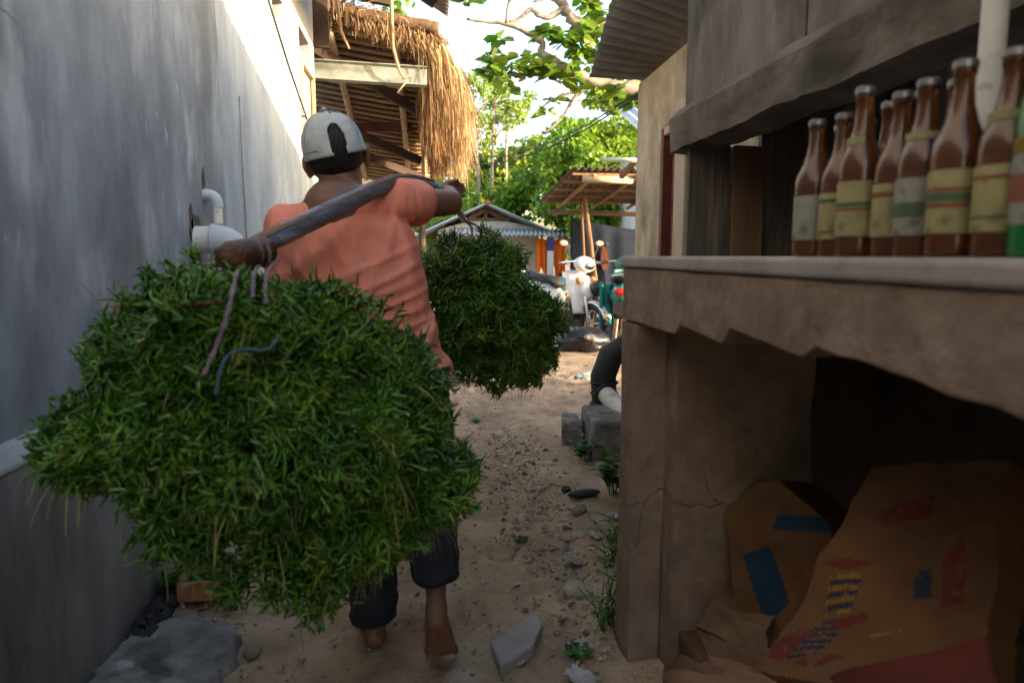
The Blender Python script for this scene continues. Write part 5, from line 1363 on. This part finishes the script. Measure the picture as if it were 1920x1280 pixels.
# broken terracotta air brick: C shape with walls
br = thing('broken_brick', 'broken hollow terracotta brick lying by the foot of the plinth', 'brick', (-.76, 2.36, .05))
zb = .055
for nm, lo, hi in (('long_side', (-.85, 2.28, zb), (-.69, 2.305, zb+.065)), ('long_side', (-.845, 2.40, zb), (-.71, 2.425, zb+.07)), ('end_wall', (-.852, 2.306, zb), (-.828, 2.399, zb+.065)), ('bottom', (-.827, 2.306, zb-.005), (-.70, 2.399, zb+.012))):
    mb = MB(); mb.box(lo, hi); mb.jitter(.003); mb.build(nm, M_terra if nm != 'bottom' else M_coal, br, bevel=.006)
mb = MB(); mb.ell((-.78, 2.35, zb+.03), (.035, .03, .015), 10, 6); mb.jitter(.006); tag(mb.build('plaster_crumb', M_litter, smooth=True), 'white plaster crumb inside the broken hollow brick', 'rubble')
# bottle, slipper and litter
pb = at(1095, 706, z=.11)
pbt = thing('plastic_bottle', 'clear plastic bottle with blue cap lying on the sand', 'bottle', (pb.x, pb.y, .12))
mb = MB(); mb.tube([pb+Vector((-.07, -.03, 0)), pb+Vector((-.05, -.02, .0)), pb+Vector((-.03, -.01, .005)), pb+Vector((.10, .05, .01)), pb+Vector((.12, .06, .01))], [.014, .014, .034, .036, .03], 12); mb.build('bottle_body', M_clear, pbt, smooth='auto')
mb = MB(); mb.tube([pb+Vector((-.09, -.038, 0)), pb+Vector((-.068, -.029, 0))], .018, 10); mb.build('bottle_cap', M_bluet, pbt, smooth='auto')
random.seed(77)
def stone(label, x, y, r, mat=M_stone, flat=.6):
    mb = MB(); z = gh(x, y); mb.ell((x, y, z+r*.25), (r*random.uniform(.8, 1.3), r*random.uniform(.8, 1.3), r*flat), 10, 7, (0, 0, random.random()*3))
    mb.v = [tuple(Vector(p)+Vector((1, 1, 1))*0 + (Vector(p)-Vector((x, y, z)))*.3*fnoise((p[0]*30, p[1]*30, p[2]*30), 1, 2)) for p in mb.v]
    return tag(mb.build('stone', mat, smooth=False), label, 'stone', 'loose stones along the path')
for (px, py, r, lab) in ((1085, 972, .035, 'pale round stone by the weeds at the stall foot'), (1062, 928, .03, 'pale stone beside the dark slipper'), (1100, 940, .03, 'yellowish stone beyond the dark slipper'), (1050, 1020, .028, 'small round stone near the blue scrap'),
                         (1135, 1055, .03, 'white pebble near the right weeds'), (855, 1095, .018, 'small reddish pebble on the path centre'), (470, 1210, .03, 'mossy lump by the footing slab'), (560, 1080, .03, 'dark lump under the big seaweed bundle'), (1008, 1022, .03, 'half buried stone in the middle of the path'), (1080, 1110, .05, 'flat brown stone half buried beside the weeds'), (945, 800, .012, 'dark pebble on the far path')):
    p = at(px, py, z=.03); stone(lab, p.x, p.y, r, M_stone if 'dark' not in lab else M_coal)
sl = at(1095, 927, z=.07); mb = MB(); mb.ell((sl.x, sl.y, gh(sl.x, sl.y)+.015), (.085, .035, .018), 18, 8, (0, 0, .2)); tag(mb.build('slipper', M_black, smooth=True), 'worn dark slipper lying among stones at the path edge', 'slipper')
def scrap(label, px, py, sz, mat, cat='litter', zz=.05):
    p = at(px, py, z=zz); z = gh(p.x, p.y)+.004; sz *= .7; a = random.random()*3; mb = MB()
    mb.grid(lambda u, v: (p.x+sz*((u-.5)*math.cos(a)-(v-.5)*.6*math.sin(a)), p.y+sz*((u-.5)*math.sin(a)+(v-.5)*.6*math.cos(a)), z+sz*.18*(1+fnoise((u*3, v*3, px), 1, 3))), 9, 7)
    return tag(mb.build('litter_scrap', mat, smooth='auto', solid=.002), label, cat, 'litter along the path')
for (px, py, sz, mt, lab) in ((1150, 975, .10, M_litter, 'crumpled white plastic scrap by the stall post'), (1115, 1010, .10, M_litter, 'white plastic scrap among the stones'), (1075, 1050, .09, M_litter, 'grey plastic scrap near the blue one'), (1062, 1018, .035, M_bluet, 'small bright blue plastic scrap'), (1058, 985, .05, M_ropeb, 'dull blue strip of plastic'),
                              (1085, 1190, .12, M_litter, 'pale torn plastic bag near the lower weeds'), (1090, 1250, .14, M_litter, 'large torn plastic bag at the stall foot'), (410, 1080, .10, M_litter, 'pale plastic sheet among the left weeds'), (395, 1105, .06, M_litter, 'small grey scrap behind the broken brick'), (900, 790, .06, M_dleaf, 'curled brown dead leaf on the far path'), (925, 805, .05, M_dleaf, 'dry leaf beside the curled leaf'),
                              (1100, 688, .07, M_dleaf, 'brown leaf above the plastic bottle'), (1075, 735, .07, M_conc, 'grey flake lying on the sand'), (880, 830, .08, M_litter, 'pale scrap beside the seaweed bundle'), (845, 1040, .09, M_terra, 'faded pink scrap by the trouser leg'), (450, 1050, .06, M_dleaf, 'brown leaf in the left weeds'), (1140, 800, .05, M_dleaf, 'dead leaf on the concrete block')):
    scrap(lab, px, py, sz, mt)
# gravel stuff
np.random.seed(9)
n = 5200
x = np.concatenate([np.random.uniform(-.9, .56, n//2), np.random.normal(.52, .13, n//4), np.random.normal(-.75, .12, n//4)]); y = np.concatenate([np.random.uniform(1.6, 7.0, n//2), np.random.uniform(1.9, 4.5, n//4), np.random.uniform(1.8, 4.5, n//4)])
ok = (x > -.92); x, y = x[ok], y[ok]
P = np.array([(a, b, ground_h(a, b)) for a, b in zip(x, y)])
PEB = []
for k in range(6):
    v = np.array([(1, 0, 0), (-1, 0, 0), (0, 1, 0), (0, -1, 0), (0, 0, .6), (0, 0, -.6)], float)*np.random.uniform(.6, 1.3, (6, 1))
    PEB.append((v, np.array([(0, 2, 4), (2, 1, 4), (1, 3, 4), (3, 0, 4), (2, 0, 5), (1, 2, 5), (3, 1, 5), (0, 3, 5)])))
V, F = scatter(PEB, P, rots(np.random.normal(size=P.shape)*[1, 1, .2]), np.random.uniform(.002, .010, len(P))*np.random.choice([1, 1, 1, 1.7], len(P)))
M_peb = pmat('pebbles', [(.20,.15,.105), (.36,.29,.22)], 30, .9, 0, island=.45)
tag(np_mesh('gravel', V, F, M_peb), 'scattered small pebbles and crumbs on the sandy path', 'gravel', kind='stuff')
np.random.seed(19)
n = 520
x = np.concatenate([np.random.normal(.50, .10, 330), np.random.normal(-.74, .10, 120), np.random.uniform(-.7, .5, 70)]); y = np.concatenate([np.random.uniform(1.8, 4.2, 330), np.random.uniform(2.1, 4.0, 120), np.random.uniform(1.8, 7, 70)])
ok = (x > -.91) & (x < .95); x, y = x[ok], y[ok]
P = np.array([(a, b, ground_h(a, b)+.004) for a, b in zip(x, y)])
M_deb = pmat('mixed dry debris', [(.16,.11,.075), (.26,.20,.15), (.40,.37,.34)], 3, .9, 0, island=.6)
o = leafmesh('debris', P, np.random.normal(size=P.shape)*[1, 1, .12], np.random.uniform(.012, .045, len(P)), M_deb, None)
tag(o, 'scattered flakes of dry leaves, bark and rubbish along the path edges', 'debris', kind='stuff')
# twigs and straw bits
n = 420; P = np.stack([np.random.uniform(-.9, .6, n), np.random.uniform(1.7, 6.5, n), np.zeros(n)], 1); P[:, 2] = [ground_h(a, b)+.004 for a, b, _ in P]
D = np.random.normal(size=P.shape)*[1, 1, .08]; D /= np.linalg.norm(D, axis=1, keepdims=True)
V, F = strands(P, D, np.random.uniform(.03, .10, n), np.full(n, .05), .0018, 3)
tag(np_mesh('straw_bits', V, F, M_batten), 'dry straw and twig bits lying on the path', 'twigs', kind='stuff')

# weeds: stems with leaves
def weed(label, x, y, h, n, spread, ls, z=None, grassy=False):
    z = gh(x, y) if z is None else z; t = thing('weed_plant', label, 'plant', (x, y, z), 'weeds along the path')
    PS = []; DS = []; mb = MB()
    for k in range(n):
        a = random.random()*6.28; lean = random.uniform(.2, 1)*spread; hh = h*random.uniform(.5, 1)
        b = Vector((x+random.uniform(-.03, .03), y+random.uniform(-.03, .03), z)); tip = b+Vector((math.cos(a)*lean, math.sin(a)*lean, hh)); md = b*.5+tip*.5+Vector((0, 0, hh*.15))
        mb.tube([b, md, tip], [.002, .0016, .001], 4)
        for f in np.linspace(.3, 1, 6 if not grassy else 2):
            p = (b*(1-f)**2+md*2*f*(1-f)+tip*f*f); PS.append(tuple(p)); aa = random.random()*6.28; DS.append((math.cos(aa), math.sin(aa), .2 if not grassy else 1.2))
    mb.build('stem', M_grass, t, smooth=True)
    if grassy:
        P = np.array(PS); D = np.array(DS)+np.random.normal(size=P.shape)*.4; D /= np.linalg.norm(D, axis=1, keepdims=True)
        V, F = strands(P, D, np.random.uniform(.06, .14, len(P)), np.full(len(P), 1.6), .004, 4); tag(np_mesh('leaves', V, F, M_grass, t), kind='stuff')
    else:
        leafmesh('leaves', np.array(PS), np.array(DS), np.random.uniform(ls*.6, ls*1.2, len(PS)), M_grass, t)
    return t
random.seed(3); np.random.seed(3)
for (px, py, h, n, sp, ls, gr, lab, zz) in ((330, 1105, .15, 12, .12, .045, False, 'leafy creeping weed at the plinth foot behind the broken brick', .06), (400, 1095, .11, 12, .12, .042, False, 'round leaved weed beside the pale plastic sheet', .05), (428, 1118, .06, 5, .06, .028, False, 'small round leaved weed at the end of the broken brick', .05),
        (1150, 925, .24, 16, .13, .06, False, 'bright leafy weed growing in front of the concrete block', .06), (1095, 862, .15, 9, .09, .045, False, 'small weed beside the mossy concrete lump', .05), (1155, 1060, .16, 16, .10, .04, True, 'grassy tuft at the stall post foot', .06), (1140, 1155, .20, 20, .12, .04, True, 'taller grassy tuft by the torn plastic bag', .06), (1150, 1010, .10, 12, .08, .04, True, 'low grass tuft beside the white plastic scrap', .06),
        (1080, 1200, .03, 6, .03, .03, False, 'tiny bright green seedling on the path by the stall', .05), (975, 1005, .02, 5, .03, .025, False, 'tiny green sprig in the middle of the path', .03), (895, 780, .03, 5, .05, .03, False, 'small green sprig beside the dead leaves', .03), (1080, 610, .30, 10, .2, .09, True, 'pale drooping weed in front of the bulging garbage bag', .1)):
    p = at(px, py, z=zz); weed(lab, p.x, p.y, h, n, sp, ls, None, gr)
